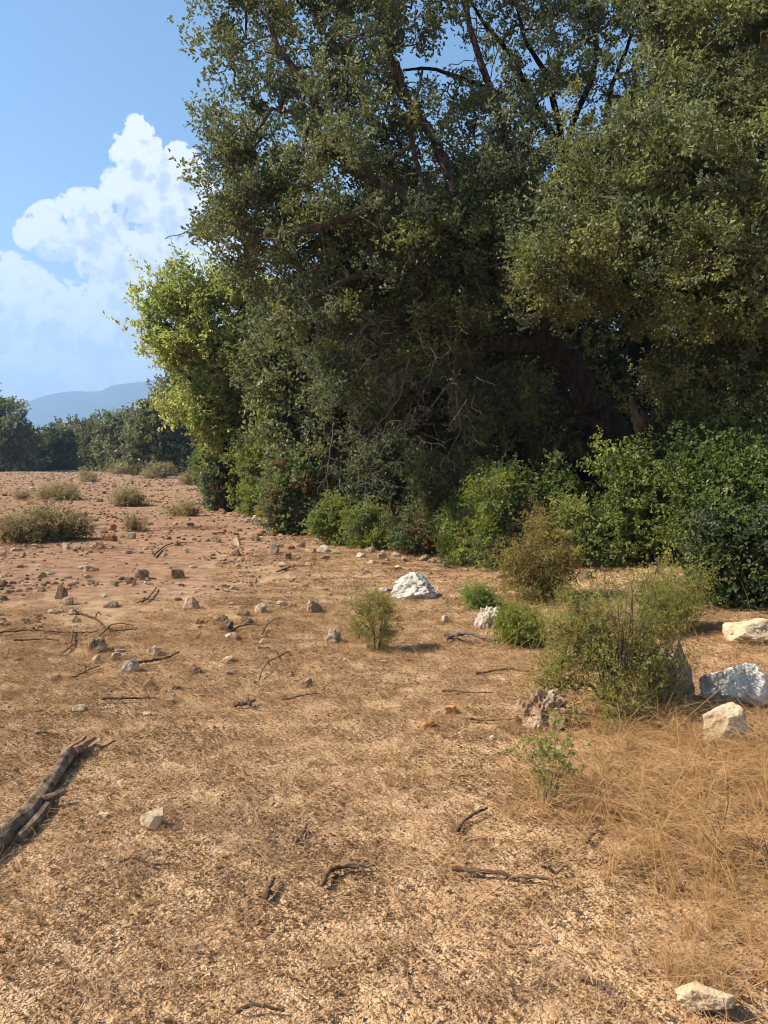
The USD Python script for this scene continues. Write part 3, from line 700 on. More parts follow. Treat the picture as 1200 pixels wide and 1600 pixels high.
# ------------------------------------------------------------------ the far edge of the field
FAR = [
    (14, 112, [(8, 672, 40, 58), (-30, 650, 45, 60), (36, 698, 30, 36), (-70, 680, 60, 60)], "tall dark round tree at the far left edge of the field", "far", 330),
    (62, 122, [(62, 708, 22, 24), (48, 714, 20, 20)], "low green tree just right of the tall dark one across the field", "far", 130),
    (95, 124, [(98, 697, 26, 32), (84, 710, 22, 22)], "grey green bushy tree third from left across the field", "far", 170),
    (135, 130, [(138, 690, 28, 32), (128, 700, 24, 28)], "dark flat topped tree left of the pale yellow one across the field", "far", 170),
    (152, 118, [(152, 700, 14, 22)], "small pale yellowish tree in the middle of the far tree line", "far_yellow", 90),
    (195, 108, [(196, 684, 34, 38), (190, 706, 38, 28)], "round grey green tree right of the small yellowish one across the field", "far", 260),
    (275, 82, [(262, 660, 36, 55), (290, 680, 42, 50), (240, 690, 34, 42), (320, 670, 40, 60), (300, 620, 40, 40)], "large grey green conical tree beside the yellowing tree, far side", "far", 480),
    (-110, 120, [(-120, 680, 60, 50), (-180, 690, 60, 45)], "dark tree beyond the left edge of the picture across the field", "far", 200),
]
for k, (u, d, bl, label, mat, n) in enumerate(FAR):
    b = ground_at(u, d)
    bl = [blob(uu, vv, d + 1.5 * (j % 2), ru_ * 0.93, rv_ * 0.95, ru_ * d / 1200 * 0.9) for j, (uu, vv, ru_, rv_) in enumerate(bl)]
    c = bl[0][0]
    limbs = [(np.array([b - [0, 0, 0.3], [b[0] + 0.2, d, b[2] + 0.35 * c[2]], [c[0], d, c[2]]]), 0.3, 0.08)]
    for c, r, w in bl:
        limbs.append((np.array([[b[0] + 0.1, d, b[2] + 0.25 * c[2]], (np.array([b[0], d, 1.0]) + c) / 2, c]), 0.14, 0.05))
    low = [(np.array([c[0], c[1], 1.0]), np.array([r[0] * 0.95, r[1] * 0.9, 1.2]), 0.8) for c, r, w in bl]
    tree("far_tree", label, b, limbs, bl + low, n, "far", mat, 700 + k, per_tip=4, spread=0.55, r_tip=0.03, clump=2.6, gap=0.34, sides=3)

# wood behind everything, one dark mass
rng = np.random.default_rng(77)
n = 1800
y = rng.uniform(23.5, 30, n)
x = np.interp(y, LINE_Y, LINE_X) + 1.5 + rng.uniform(0, 26, n)
z = height(x, y) + rng.uniform(0, 1, n) ** 1.1 * (3.6 + 2.6 * fbm(np.stack([x / 3, y / 3, 0 * x], -1), 2, 4))
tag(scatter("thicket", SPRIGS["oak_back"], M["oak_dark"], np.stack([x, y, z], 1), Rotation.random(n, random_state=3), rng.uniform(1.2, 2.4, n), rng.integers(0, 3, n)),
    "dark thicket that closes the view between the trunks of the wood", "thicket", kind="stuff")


# ------------------------------------------------------------------ shrubs
FEET = []  # where dry grass and litter gather: x, y, radius, distance


def shrub(name, label, u, v, w, h, kind, material, seed, n=60, per_tip=3, d=None, stems=7, spread=0.05, size=(0.8, 1.2), category="shrub", gap=0.40, group=None, depth=0.8, low=0.1, stem_r=0.007, hollow=0.3, wood=None, lift=0.0, lobes=None):
    """A bush whose foot shows at u, v (or stands at distance d) and which is w x h pixels large in the photograph."""
    b = G(u, v) if d is None else ground_at(u, d)
    d = b[1]
    s = d / 1200
    rng = np.random.default_rng(seed)
    W, Hh = w * s * 1.06, h * s * 1.16
    low = low if kind in ("airy", "herb") and W < 0.7 else -0.1
    c = np.array([0, 0, Hh * (0.44 + low / 2) + lift])
    r = np.array([W / 2, W / 2 * depth, Hh * (0.5 - low / 2)])
    blobs = [(c, r * 0.80, 1.0)]
    for k in range(7):
        a = rng.uniform(0, 2 * np.pi)
        blobs.append((c + r * np.array([math.cos(a) * 0.45, math.sin(a) * 0.45, rng.uniform(-0.6, 0.6)]) * rng.uniform(0.8, 1.7), r * rng.uniform(0.26, 0.55), 0.8))
    if name == "field_shrub":
        blobs = [(q * [0.95, 0.95, 0.52], w_ * [0.85, 0.85, 0.55], k_) for q, w_, k_ in blobs]
    if lobes:
        blobs = [(np.array([fx * W, fy * W, fz * Hh]), np.array([fr * W, fr * W * 0.9, fr * W * 0.9]), 1.0) for fx, fy, fz, fr in lobes]
    FEET.append((b[0], b[1], W * 0.42, d))
    t = thing(name, label, category, b, group)
    tips = inside(blobs, n, rng, max(0.10, 0.28 * W), gap=gap + 0.06, seed=seed, hollow=hollow)
    tips = tips[tips[:, 2] > 0.03]
    skel = []
    for k in range(stems):
        a = k * 2 * np.pi / stems + rng.normal(0, 0.3)
        e = np.array([math.cos(a) * r[0] * 0.55, math.sin(a) * r[1] * 0.55, Hh * rng.uniform(0.45, 0.8)])
        q = smooth_path([[0.02 * math.cos(a), 0.02 * math.sin(a), -0.05], e * [0.35, 0.35, 0.5] + rng.normal(0, 0.03 * W, 3), e], 8)
        skel.append(q)
        put("stem", tube(q, np.linspace(stem_r, stem_r * 0.5, 8), 5), wood or M["twig"], t, smooth=True)
    br = grow(skel, tips, rng, stem_r * 0.3, wiggle=0.12)
    tag(put("twigs", joined([tube(p, r_, 3, cap=False) for p, r_ in br]), wood or M["twig"], t, smooth=True), kind="stuff")
    foliage(t, "foliage", tips, kind, material, per_tip, spread, rng, size)
    return t


SHRUBS = [
    # name, label, u, v, w, h, sprig, material, keywords
    ("round_shrub", "lone small round shrub with a bare stem on the open litter", 588, 1016, 84, 88, "airy", "spiny", dict(lobes=[(0, 0, 0.60, 0.34), (-0.26, 0, 0.52, 0.22), (0.26, 0.02, 0.54, 0.22), (0.02, 0, 0.86, 0.20), (0, -0.1, 0.36, 0.26), (-0.30, 0, 0.30, 0.17), (0.22, 0, 0.22, 0.18), (-0.38, 0.05, 0.70, 0.12), (0.05, 0, 0.12, 0.2)], n=230,  per_tip=2, low=0.22, stems=5, spread=0.03, size=(0.7, 1.1), gap=0.36)),
    ("spiny_shrub", "large twiggy olive shrub in front of the grey boulder at right", 958, 1122, 218, 248, "airy", "spiny", dict(lobes=[(-0.05, 0, 0.35, 0.30), (-0.30, -0.05, 0.28, 0.20), (0.26, 0.05, 0.30, 0.23), (0.08, 0.05, 0.70, 0.20), (-0.14, 0.0, 0.56, 0.21), (0.30, 0.1, 0.56, 0.15), (-0.46, 0, 0.16, 0.12), (0.0, -0.2, 0.18, 0.22), (0.20, 0.0, 0.86, 0.12), (-0.28, 0.1, 0.76, 0.10), (-0.40, 0.0, 0.48, 0.10), (0.42, 0.0, 0.20, 0.12), (0.12, 0, 0.98, 0.07)], n=740, per_tip=3, stems=16, spread=0.06, size=(0.75, 1.25), gap=0.46)),
    ("ochre_shrub", "ochre tinged shrub left of the grey boulder in the shade", 842, 938, 125, 112, "tiny", "ochre", dict(n=200, per_tip=4, stems=10, spread=0.07, size=(1.0, 1.6))),
    ("dull_shrub", "dull green shrub behind the right side of the large twiggy one", 1040, 985, 120, 105, "airy", "spiny", dict(n=420, per_tip=4, stems=10, spread=0.06, size=(1.0, 1.5))),
    ("lime_plant", "small bright yellow green plant at the left foot of the large twiggy shrub", 815, 1008, 58, 62, "tiny", "bright_lime", dict(n=90, per_tip=3, stems=6, spread=0.035, size=(0.9, 1.4))),
    ("green_plant", "low fresh green tuft right of the big white rock", 752, 950, 50, 34, "tiny", "herb", dict(n=80, per_tip=3, stems=6, spread=0.035, size=(0.8, 1.2), low=0.0)),
    ("herb_plant", "thin stemmed green herb rising from dry grass at lower right", 858, 1262, 125, 108, "herb", "herb", dict(n=64, per_tip=1, stems=16, spread=0.03, gap=0.40, stem_r=0.0024, low=0.25, category="herb")),
    ("field_shrub", "olive scrub at the left edge of the stony field, larger of the touching pair", 40, 846, 112, 66, "tiny", "scrub", dict(n=260, per_tip=4, stems=10, spread=0.09, size=(1.4, 2.2))),
    ("field_shrub", "olive scrub right of the larger one in the touching pair at left", 108, 843, 64, 50, "tiny", "scrub", dict(n=150, per_tip=4, stems=8, spread=0.08, size=(1.4, 2.0))),
    ("field_shrub", "low wide khaki scrub in the middle distance, above the touching pair", 98, 781, 84, 26, "tiny", "scrub", dict(n=170, per_tip=4, stems=8, spread=0.12, size=(2.0, 3.0), low=0.0)),
    ("field_shrub", "low khaki scrub right of the wide one in the middle distance", 198, 790, 64, 28, "tiny", "scrub", dict(n=150, per_tip=4, stems=8, spread=0.11, size=(2.0, 3.0), low=0.0)),
    ("field_shrub", "thin dry upright weed beside the white stone in the field", 212, 830, 24, 32, "tiny", "scrub", dict(n=40, per_tip=3, stems=6, spread=0.06, size=(1.0, 1.6), category="weed")),
    ("field_shrub", "small dry weed at the left end of the wide khaki scrub", 38, 781, 14, 16, "tiny", "scrub", dict(n=26, per_tip=3, stems=5, spread=0.08, size=(1.4, 2.0), category="weed")),
    ("field_shrub", "tiny far khaki scrub near the middle of the field", 138, 753, 26, 11, "tiny", "scrub", dict(n=50, per_tip=4, stems=5, spread=0.18, size=(3.0, 4.5), low=0.0)),
    ("field_shrub", "far yellowish scrub below the round grey green tree", 195, 741, 44, 14, "tiny", "scrub", dict(n=90, per_tip=4, stems=5, spread=0.3, size=(5.0, 7.0), low=0.0)),
    ("field_shrub", "far pale scrub below the large conical tree", 246, 748, 48, 28, "tiny", "scrub", dict(n=140, per_tip=4, stems=6, spread=0.25, size=(3.5, 5.5), low=0.0)),
    ("field_shrub", "pale scrub at the end of the field beside the bluish green bush", 303, 757, 50, 24, "tiny", "scrub", dict(n=120, per_tip=4, stems=6, spread=0.2, size=(3.0, 4.5), low=0.0)),
    ("field_shrub", "dry straggly scrub between the field stones left of the wood", 288, 806, 44, 18, "tiny", "scrub", dict(n=70, per_tip=3, stems=6, spread=0.1, size=(1.6, 2.4), low=0.0)),
    ("edge_bush", "bluish green bush at the left tip of the wood", 350, 797, 74, 92, "shrub_far", "bluish", dict(n=220, per_tip=4, stems=8, spread=0.14, size=(0.9, 1.4))),
    ("edge_bush", "light yellow green bush next to the bluish one at the edge of the wood", 412, 806, 92, 118, "shrub_far", "lime", dict(n=240, per_tip=4, stems=8, spread=0.13, size=(0.8, 1.3))),
    ("edge_bush", "mid green bush between the light yellow green one and the small bright one", 468, 834, 76, 130, "shrub_far", "bluish", dict(n=230, per_tip=4, stems=8, spread=0.12, size=(0.8, 1.2))),
    ("edge_bush", "small bright green bush beside the upright grey rock at the edge of the wood", 522, 850, 58, 80, "shrub", "lime", dict(n=180, per_tip=3, stems=8, spread=0.08, size=(0.8, 1.2))),
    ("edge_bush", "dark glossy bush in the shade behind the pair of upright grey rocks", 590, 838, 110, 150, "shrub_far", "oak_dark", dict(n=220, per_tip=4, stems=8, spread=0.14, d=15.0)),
    ("edge_bush", "light green low bush at the wood's edge right of the upright grey rocks", 643, 866, 62, 62, "shrub", "bluish", dict(n=150, per_tip=3, stems=7, spread=0.08, size=(0.8, 1.2))),
    ("edge_bush", "grey green bush with a lit left side, behind the light green low one", 690, 862, 100, 138, "shrub", "bluish", dict(n=260, per_tip=4, stems=9, spread=0.11, d=12.6, size=(0.9, 1.4))),
    ("edge_bush", "tall yellow green bush in the sun below the dark hollow of the wood", 778, 864, 112, 152, "shrub", "lime", dict(n=300, per_tip=4, stems=10, spread=0.10, d=11.3, size=(0.8, 1.3))),
    ("edge_bush", "small green bush left of the ochre shrub", 742, 882, 76, 66, "shrub", "herb", dict(n=150, per_tip=3, stems=7, spread=0.08)),
    ("edge_bush", "loose yellow green bush low in front of the dark glossy one", 570, 846, 60, 62, "shrub", "lime", dict(n=110, per_tip=3, stems=7, spread=0.08, d=13.6)),
    ("edge_bush", "ragged green bush between the grey green one and the tall yellow green one", 735, 868, 84, 84, "shrub", "lime", dict(n=170, per_tip=3, stems=8, spread=0.09, d=11.8)),
    ("edge_bush", "olive bush with small leaves left of the large leaved one", 815, 866, 80, 90, "shrub", "bluish", dict(n=170, per_tip=3, stems=8, spread=0.09, d=11.0)),
    ("edge_bush", "light green bush in front of the leafy ones left of the shaded grey boulder", 888, 866, 90, 80, "shrub", "yellow", dict(n=170, per_tip=3, stems=8, spread=0.09, d=10.9)),
    ("ivy_bush", "large leaved green bush right of the tall yellow green one", 872, 852, 130, 128, "ivy", "fresh", dict(gap=0.50, n=260, per_tip=3, stems=9, spread=0.12, d=11.6, size=(0.8, 1.3))),
    ("ivy_bush", "bright green leafy bush under the leaning trunk", 1010, 862, 160, 140, "ivy", "fresh", dict(gap=0.50, n=330, per_tip=3, stems=10, spread=0.13, d=10.6, size=(0.8, 1.3))),
    ("ivy_bush", "tall bright leafy bush under the sunlit oak at the right edge", 1150, 882, 165, 205, "ivy", "ivy", dict(gap=0.50, n=480, per_tip=3, stems=12, spread=0.14, d=9.4, size=(0.9, 1.4))),
    ("ivy_bush", "dark leafy bush low on the right edge above the flat pale slab", 1165, 965, 140, 130, "ivy", "ivy_shade_tone", dict(gap=0.50, n=300, per_tip=3, stems=9, spread=0.12, d=8.0)),
    ("ivy_bush", "dark low bush behind the grey boulder in the shade", 960, 880, 150, 90, "ivy", "ivy_shade_tone", dict(n=220, per_tip=3, stems=8, spread=0.12, d=11.0)),
    ("ivy_bush", "dim green bush between the trunk foot and the right edge", 1090, 800, 220, 190, "ivy", "ivy", dict(n=330, per_tip=3, stems=9, spread=0.16, d=12.6, size=(1.0, 1.6))),
    ("ivy_bush", "tall leafy bush outside the right edge below the oak", 1300, 900, 210, 330, "ivy", "ivy", dict(n=330, per_tip=3, stems=9, spread=0.16, d=9.6, size=(1.0, 1.6))),
]
for k, (name, label, u, v, w, h, kind, mat, kw) in enumerate(SHRUBS):
    shrub(name, label, u, v, w, h, kind, mat, 900 + 7 * k, **kw)

# leafless dry shrub at the right edge
b = G(1188, 1352)
rng = np.random.default_rng(66)
t = thing("dead_shrub", "leafless dark twiggy shrub at the right edge below the cream block", "shrub", b)
for k in range(9):
    a = rng.uniform(0, 2 * np.pi)
    e = np.array([math.cos(a) * 0.2, math.sin(a) * 0.16, rng.uniform(0.05, 0.17)])
    q = smooth_path([[0, 0, -0.02], e * 0.5 + rng.normal(0, 0.03, 3), e], 8)
    s = put("stem", tube(q, np.linspace(0.006, 0.002, 8), 5), M["stick"], t, smooth=True)
    parts = []
    for m in range(9):
        a2 = q[rng.integers(2, 8)]
        d2 = rng.normal(0, 0.07, 3)
        parts.append(tube(np.array([a2, a2 + d2 * 0.5 + rng.normal(0, 0.012, 3), a2 + d2]), [0.0028, 0.002, 0.001], 3, cap=False))
    tag(put("twigs", joined(parts), M["stick"], s), kind="stuff")


# ------------------------------------------------------------------ rocks
def rock_mesh(w, d, h, seed, sub=3, rough=0.13, pits=0.035, planes=11, flat=0.66):
    rng = np.random.default_rng(seed)
    m = trimesh.creation.icosphere(subdivisions=sub, radius=1.0)
    v = np.array(m.vertices)
    nrm = rng.normal(0, 1, (planes + 3, 3))
    nrm /= np.linalg.norm(nrm, axis=1, keepdims=True)
    dist = rng.uniform(0.42, 0.92, planes + 3)
    if flat:
        nrm, dist = np.vstack([nrm, [rng.normal(0, 0.16, 3) + [0, 0, 1]]]), np.append(dist, flat)
    dots = v @ nrm.T
    r = np.where(dots > 0.05, dist / np.maximum(dots, 0.05), 9).min(1)
    r = np.minimum(r, 1.12)
    p = v * r[:, None]
    s = rng.uniform(0, 50, 3)
    p = p + v * (rough * 2 * (fbm(p * 1.7 + s, 3, seed) - 0.5) + rough * 1.5 * (fbm(p * 5 + s, 3, seed + 1) - 0.5))[:, None]
    if pits:
        q = fbm(p * 3.2 + s, 2, seed + 2)
        q2 = fbm(p * 7.5 + s, 2, seed + 3)
        p = p - v * (pits * (sstep(0.5, 0.62, q) + 0.5 * sstep(0.52, 0.66, q2)))[:, None]
    lo, hi = p.min(0), p.max(0)
    p = (p - (lo + hi) / 2) / (hi - lo) * [w, d, h]
    return p, np.array(m.faces)


def rock(name, label, u, v, w, h, mat, seed, sub=3, sink=0.42, group=None, depth=0.85, yaw=None, smooth=26, d=None, **kw):
    """A rock whose foot shows at u, v and which is w x h pixels large in the photograph."""
    b = G(u, v) if d is None else ground_at(u, d)
    s = b[1] / 1200
    k_ = 0.84 if w < 40 else 1.0
    W, Hh = w * s * k_, h * s / 0.93 * k_ * (0.85 if w < 40 else 1.0)
    rng = np.random.default_rng(seed + 1)
    FEET.append((b[0], b[1] + W * depth * 0.4, W * 0.52, b[1]))
    full = Hh / (1 - sink)
    p, f = rock_mesh(W, W * depth, full, seed, sub, **kw)
    a = rng.uniform(-0.25, 0.25) if yaw is None else yaw
    R = np.array([[math.cos(a), -math.sin(a), 0], [math.sin(a), math.cos(a), 0], [0, 0, 1]])
    p = p @ R.T + [0, W * depth * 0.4, full * 0.5 - full * sink]
    x = UsdGeom.Xformable(stage.GetPrimAtPath(tag(put(name, (p, f), M[mat], smooth=smooth), label, "rock" if w > 30 else "stone", group).GetPath()))
    x.AddTranslateOp().Set(Gf.Vec3d(*map(float, b)))


ROCKS = [
    ("rock", "large white limestone rock lying on red litter right of the lone round shrub's top", 648, 937, 74, 38, "chalk", dict(sub=5, rough=0.10, pits=0.10, depth=0.7)),
    ("rock", "flat pale shelf of stone touching the left foot of the large white rock", 604, 925, 30, 9, "white", dict(sub=3)),
    ("boulder", "big white limestone boulder cut by the right edge, behind the cream block", 1172, 1108, 118, 64, "chalk", dict(sub=5, rough=0.09, pits=0.06, depth=0.8, yaw=0.1, sink=0.3)),
    ("boulder", "cream blocky boulder standing in front of the big white one", 1136, 1176, 74, 68, "cream", dict(sub=5, rough=0.07, planes=8, depth=0.7, sink=0.15, yaw=0.35)),
    ("boulder", "grey boulder half hidden behind the foot of the large twiggy shrub", 1056, 1108, 80, 94, "grey", dict(sub=5, rough=0.12, pits=0.05, depth=0.9)),
    ("stone", "white lump leaning on top of the grey half hidden boulder", 1046, 1030, 22, 20, "white", dict(sub=3, rough=0.12)),
    ("rock", "flat pale slab at the right edge in front of the dark leafy bush", 1190, 1008, 84, 32, "cream", dict(sub=4, rough=0.08, depth=1.0, flat=0.5)),
    ("boulder", "grey boulder in deep shade right of the ochre shrub", 934, 886, 66, 48, "grey", dict(sub=4, rough=0.12, pits=0.05)),
    ("stone", "small grey rock in front of the shaded grey boulder", 915, 905, 28, 18, "grey", dict(sub=3)),
    ("rock", "deeply pitted tan rock left of the foot of the large twiggy shrub", 846, 1142, 90, 62, "tan", dict(sub=5, rough=0.14, pits=0.20, depth=0.7)),
    ("stone", "orange stone lying alone left of the pitted tan rock", 706, 1117, 28, 18, "orange", dict(sub=3, planes=7)),
    ("stone", "flat ochre stone just below the orange one", 670, 1138, 28, 14, "orange", dict(sub=3, planes=7)),
    ("stone", "tiny white stone between the orange stone and the herb", 770, 1156, 14, 8, "cream", dict(sub=2)),
    ("rock", "smooth cream stone in the bottom right corner", 1110, 1600, 90, 52, "cream", dict(sub=5, rough=0.05, planes=9, depth=0.8, sink=0.15)),
    ("rock", "pale flat topped stone alone on the litter right of the log", 236, 1299, 42, 28, "cream", dict(sub=4, rough=0.06, planes=8, flat=0.45, sink=0.1, depth=0.7)),
    ("stone", "tiny pale stone between the log and the flat topped stone", 160, 1279, 22, 10, "cream", dict(sub=3)),
    ("rock", "crumbly white rock behind dead twigs, left of the yellow green plant", 763, 984, 44, 34, "white", dict(sub=4, rough=0.16, pits=0.12)),
    ("stone", "single pale stone below and right of the large white rock", 697, 973, 17, 14, "cream", dict(sub=3)),
    ("stone", "pale stone on the far side of the low green tuft", 727, 940, 14, 14, "cream", dict(sub=3)),
    ("rock", "angular tan stone with a dark right face in the left middle", 296, 952, 36, 26, "tan", dict(sub=4, planes=7, rough=0.05)),
    ("rock", "dark rock with a pale top overhanging a small grey stone", 150, 1020, 38, 28, "brown", dict(sub=4, rough=0.10, flat=0.6)),
    ("stone", "rounded grey tan stone below the dark pale topped rock", 147, 1037, 23, 16, "tan", dict(sub=3)),
    ("stone", "pointed tan stone right of the dark pale topped rock", 180, 1031, 18, 14, "tan", dict(sub=3, planes=7)),
    ("rock", "pale knobbly rock above the small lumpy one, left of centre", 202, 1050, 32, 27, "white", dict(sub=4, rough=0.16, pits=0.08)),
    ("stone", "lumpy grey stone just below the pale knobbly rock", 230, 1074, 25, 17, "tan", dict(sub=3, rough=0.16)),
    ("stone", "grey two headed stone above the long dark stick", 238, 1025, 25, 20, "tan", dict(sub=3, rough=0.16)),
    ("rock", "upright red brown stone near the left edge of the stony patch", 94, 936, 24, 28, "brown", dict(sub=4, rough=0.08, planes=7)),
    ("stone", "grey stone at the foot of the upright red brown one", 103, 946, 24, 17, "tan", dict(sub=3)),
    ("stone", "long low grey stone left of the upright red brown one", 58, 925, 24, 11, "tan", dict(sub=3)),
    ("stone", "dark rounded stone at the left edge of the stony patch", 9, 928, 15, 9, "brown", dict(sub=3)),
    ("rock", "large mottled grey rock in the middle of the stony field", 216, 906, 34, 22, "tan", dict(sub=4, rough=0.14, pits=0.08)),
    ("stone", "dark brown lump at the left foot of the mottled grey rock", 202, 914, 22, 16, "brown", dict(sub=3, rough=0.14)),
    ("rock", "dark grey rock right of the mottled grey one", 275, 904, 29, 19, "tan", dict(sub=4, rough=0.16, pits=0.1)),
    ("rock", "tan heap shaped rock alone above the black and white stone", 490, 958, 32, 27, "tan", dict(sub=4, rough=0.16, pits=0.12)),
    ("rock", "black and white pitted stone left of the lone round shrub", 520, 1005, 32, 30, "white", dict(sub=4, rough=0.18, pits=0.2)),
    ("rock", "dark brown jagged rock, upper one of the touching pair", 345, 977, 32, 20, "brown", dict(sub=4, rough=0.16)),
    ("rock", "brown and grey rock, lower one of the touching pair", 352, 988, 30, 20, "brown", dict(sub=4, rough=0.14, pits=0.1)),
    ("rock", "grey rock at the right end of the row above the touching pair", 406, 958, 28, 19, "tan", dict(sub=4, rough=0.14)),
    ("stone", "brown rock left of the grey one in that row of stones", 378, 963, 26, 14, "brown", dict(sub=3, rough=0.16)),
    ("stone", "brown stone below the row, right of the touching dark pair", 385, 975, 28, 14, "brown", dict(sub=3, rough=0.14)),
    ("stone", "pale flat stone between the grey rock and the tan heap", 437, 947, 24, 10, "cream", dict(sub=3)),
    ("stone", "grey crumbling stone just right of the pale flat one", 456, 948, 16, 8, "grey", dict(sub=3)),
    ("stone", "sunlit tan stone below the touching dark pair", 367, 1001, 24, 16, "tan", dict(sub=3, planes=7)),
    ("stone", "thin pale stone right of the sunlit tan one", 411, 1006, 22, 9, "cream", dict(sub=3)),
    ("stone", "flat white topped stone with a dark underside left of the forked twig", 353, 1036, 30, 13, "cream", dict(sub=3)),
    ("stone", "brown cube like stone left below the flat white topped one", 304, 1053, 22, 14, "brown", dict(sub=3, planes=7)),
    ("stone", "round dark grey stone right of the forked twig", 477, 1075, 26, 18, "tan", dict(sub=4, rough=0.14)),
    ("stone", "flat pale stone near the left edge above the log", 118, 1113, 28, 12, "cream", dict(sub=3)),
    ("stone", "small pale stone right of the flat one above the log", 228, 1119, 16, 8, "cream", dict(sub=3)),
    ("stone", "dark stone right of the dark stick above the log", 265, 1101, 22, 9, "brown", dict(sub=3)),
    ("stone", "grey stone below the lumpy one beside a short twig", 275, 1078, 18, 9, "grey", dict(sub=3)),
    ("stone", "brown stone on the litter below the sticks at left", 86, 1063, 18, 10, "brown", dict(sub=3)),
    ("rock", "round grey rock on the grass before the light yellow green bush", 426, 866, 26, 25, "grey", dict(sub=4, rough=0.12, pits=0.08)),
    ("stone", "brown pyramid stone left of the round grey rock", 366, 870, 23, 16, "brown", dict(sub=3, planes=7)),
    ("stone", "pale pebble at the foot of the brown pyramid stone", 374, 877, 11, 9, "cream", dict(sub=2)),
    ("stone", "brown stone right below the round grey rock", 446, 874, 22, 13, "brown", dict(sub=3)),
    ("stone", "whitish stone between the pyramid stone and the round grey rock", 399, 846, 20, 12, "grey", dict(sub=3)),
    ("stone", "pale lump above the pyramid stone", 370, 852, 16, 15, "cream", dict(sub=3)),
    ("stone", "grey lump left of the pale one above the pyramid stone", 339, 848, 17, 14, "grey", dict(sub=3)),
    ("stone", "dark stone at the foot of the mid green bush", 424, 838, 17, 12, "grey", dict(sub=3)),
    ("stone", "grey stone by the light yellow green bush, right of the reddish one", 371, 803, 14, 13, "grey", dict(sub=3)),
    ("stone", "reddish stone at the foot of the bluish green bush", 346, 802, 20, 10, "red", dict(sub=3)),
    ("stone", "pale stone lying on top of the reddish one by the bluish bush", 348, 795, 11, 7, "cream", dict(sub=2)),
    ("rock", "upright dark grey rock in the shade of the wood's edge", 563, 853, 18, 27, "grey", dict(sub=4, rough=0.10)),
    ("rock", "wide grey rock right of the upright dark one at the wood's edge", 592, 858, 30, 27, "grey", dict(sub=4, rough=0.10)),
    ("stone", "first pale stone of the row along the wood's edge, leftmost", 470, 856, 18, 13, "grey", dict(sub=3)),
    ("stone", "brownish stone second in the row along the wood's edge", 484, 864, 20, 11, "tan", dict(sub=3)),
    ("stone", "grey white stone third in the row along the wood's edge", 503, 864, 25, 15, "white", dict(sub=3)),
    ("stone", "pale low stone fourth in the row along the wood's edge", 526, 866, 22, 10, "cream", dict(sub=3)),
    ("stone", "small tilted stone below the fourth of the row at the wood's edge", 508, 874, 16, 8, "grey", dict(sub=3)),
    ("stone", "pale blocky stone before the upright dark rock", 562, 872, 24, 11, "white", dict(sub=3)),
    ("stone", "white stone before the wide grey rock", 578, 864, 18, 13, "white", dict(sub=3)),
    ("stone", "rounded pale stone right of the white one before the wide rock", 598, 874, 20, 13, "white", dict(sub=3)),
    ("stone", "tan lichened stone below the rounded pale one", 584, 882, 20, 9, "cream", dict(sub=3)),
    ("stone", "dark spotted stone below the row, left of the tan lichened one", 571, 896, 15, 10, "grey", dict(sub=3)),
    ("stone", "small stone with a white top right of the round grey rock", 481, 885, 15, 8, "cream", dict(sub=3)),
    ("stone", "thin white sliver of stone left of the white topped one", 440, 884, 15, 6, "cream", dict(sub=2)),
    ("stone", "grey stone at the wood's edge below the light green low bush", 634, 878, 18, 9, "grey", dict(sub=3)),
    ("stone", "pale stone left of the light green low bush's foot", 621, 890, 18, 8, "cream", dict(sub=3)),
    ("stone", "cream domed stone at the foot of the small green bush", 754, 887, 20, 15, "cream", dict(sub=3)),
    ("stone", "grey stone left of the cream domed one", 735, 885, 14, 12, "grey", dict(sub=3)),
    ("rock", "red earth coloured rock heap right of the touching scrub pair", 172, 846, 22, 15, "red", dict(sub=4, rough=0.16)),
    ("rock", "dark red rock above the red heap in the field", 171, 829, 22, 14, "red", dict(sub=3, rough=0.16)),
    ("rock", "rounded red brown rock below the red heap", 152, 858, 23, 15, "red", dict(sub=3, rough=0.12)),
    ("stone", "white stone left of the rounded red brown rock", 102, 858, 15, 14, "cream", dict(sub=3)),
    ("stone", "white rounded stone by the thin upright weed", 204, 842, 16, 13, "white", dict(sub=3)),
    ("stone", "long grey white stone above the mottled grey rock, to its left", 136, 894, 24, 13, "tan", dict(sub=3)),
    ("stone", "grey stone with a hollow in the middle of the stony patch", 112, 973, 26, 12, "tan", dict(sub=3, rough=0.15)),
    ("stone", "grey tan stone left of the hollow one", 82, 959, 22, 9, "tan", dict(sub=3)),
    ("stone", "dark stone left of the two tan ones in the stony patch", 57, 964, 15, 10, "brown", dict(sub=3)),
    ("stone", "brown grey rock low in the stony patch at far left", 36, 976, 20, 13, "brown", dict(sub=3)),
    ("stone", "pale grey rough stone right of the stony patch, before a dark twig", 172, 950, 28, 13, "grey", dict(sub=3, rough=0.16)),
]
for k, (name, label, u, v, w, h, mat, kw) in enumerate(ROCKS):
    rock(name, label, u, v, w, h, mat, 2000 + 11 * k, **kw)

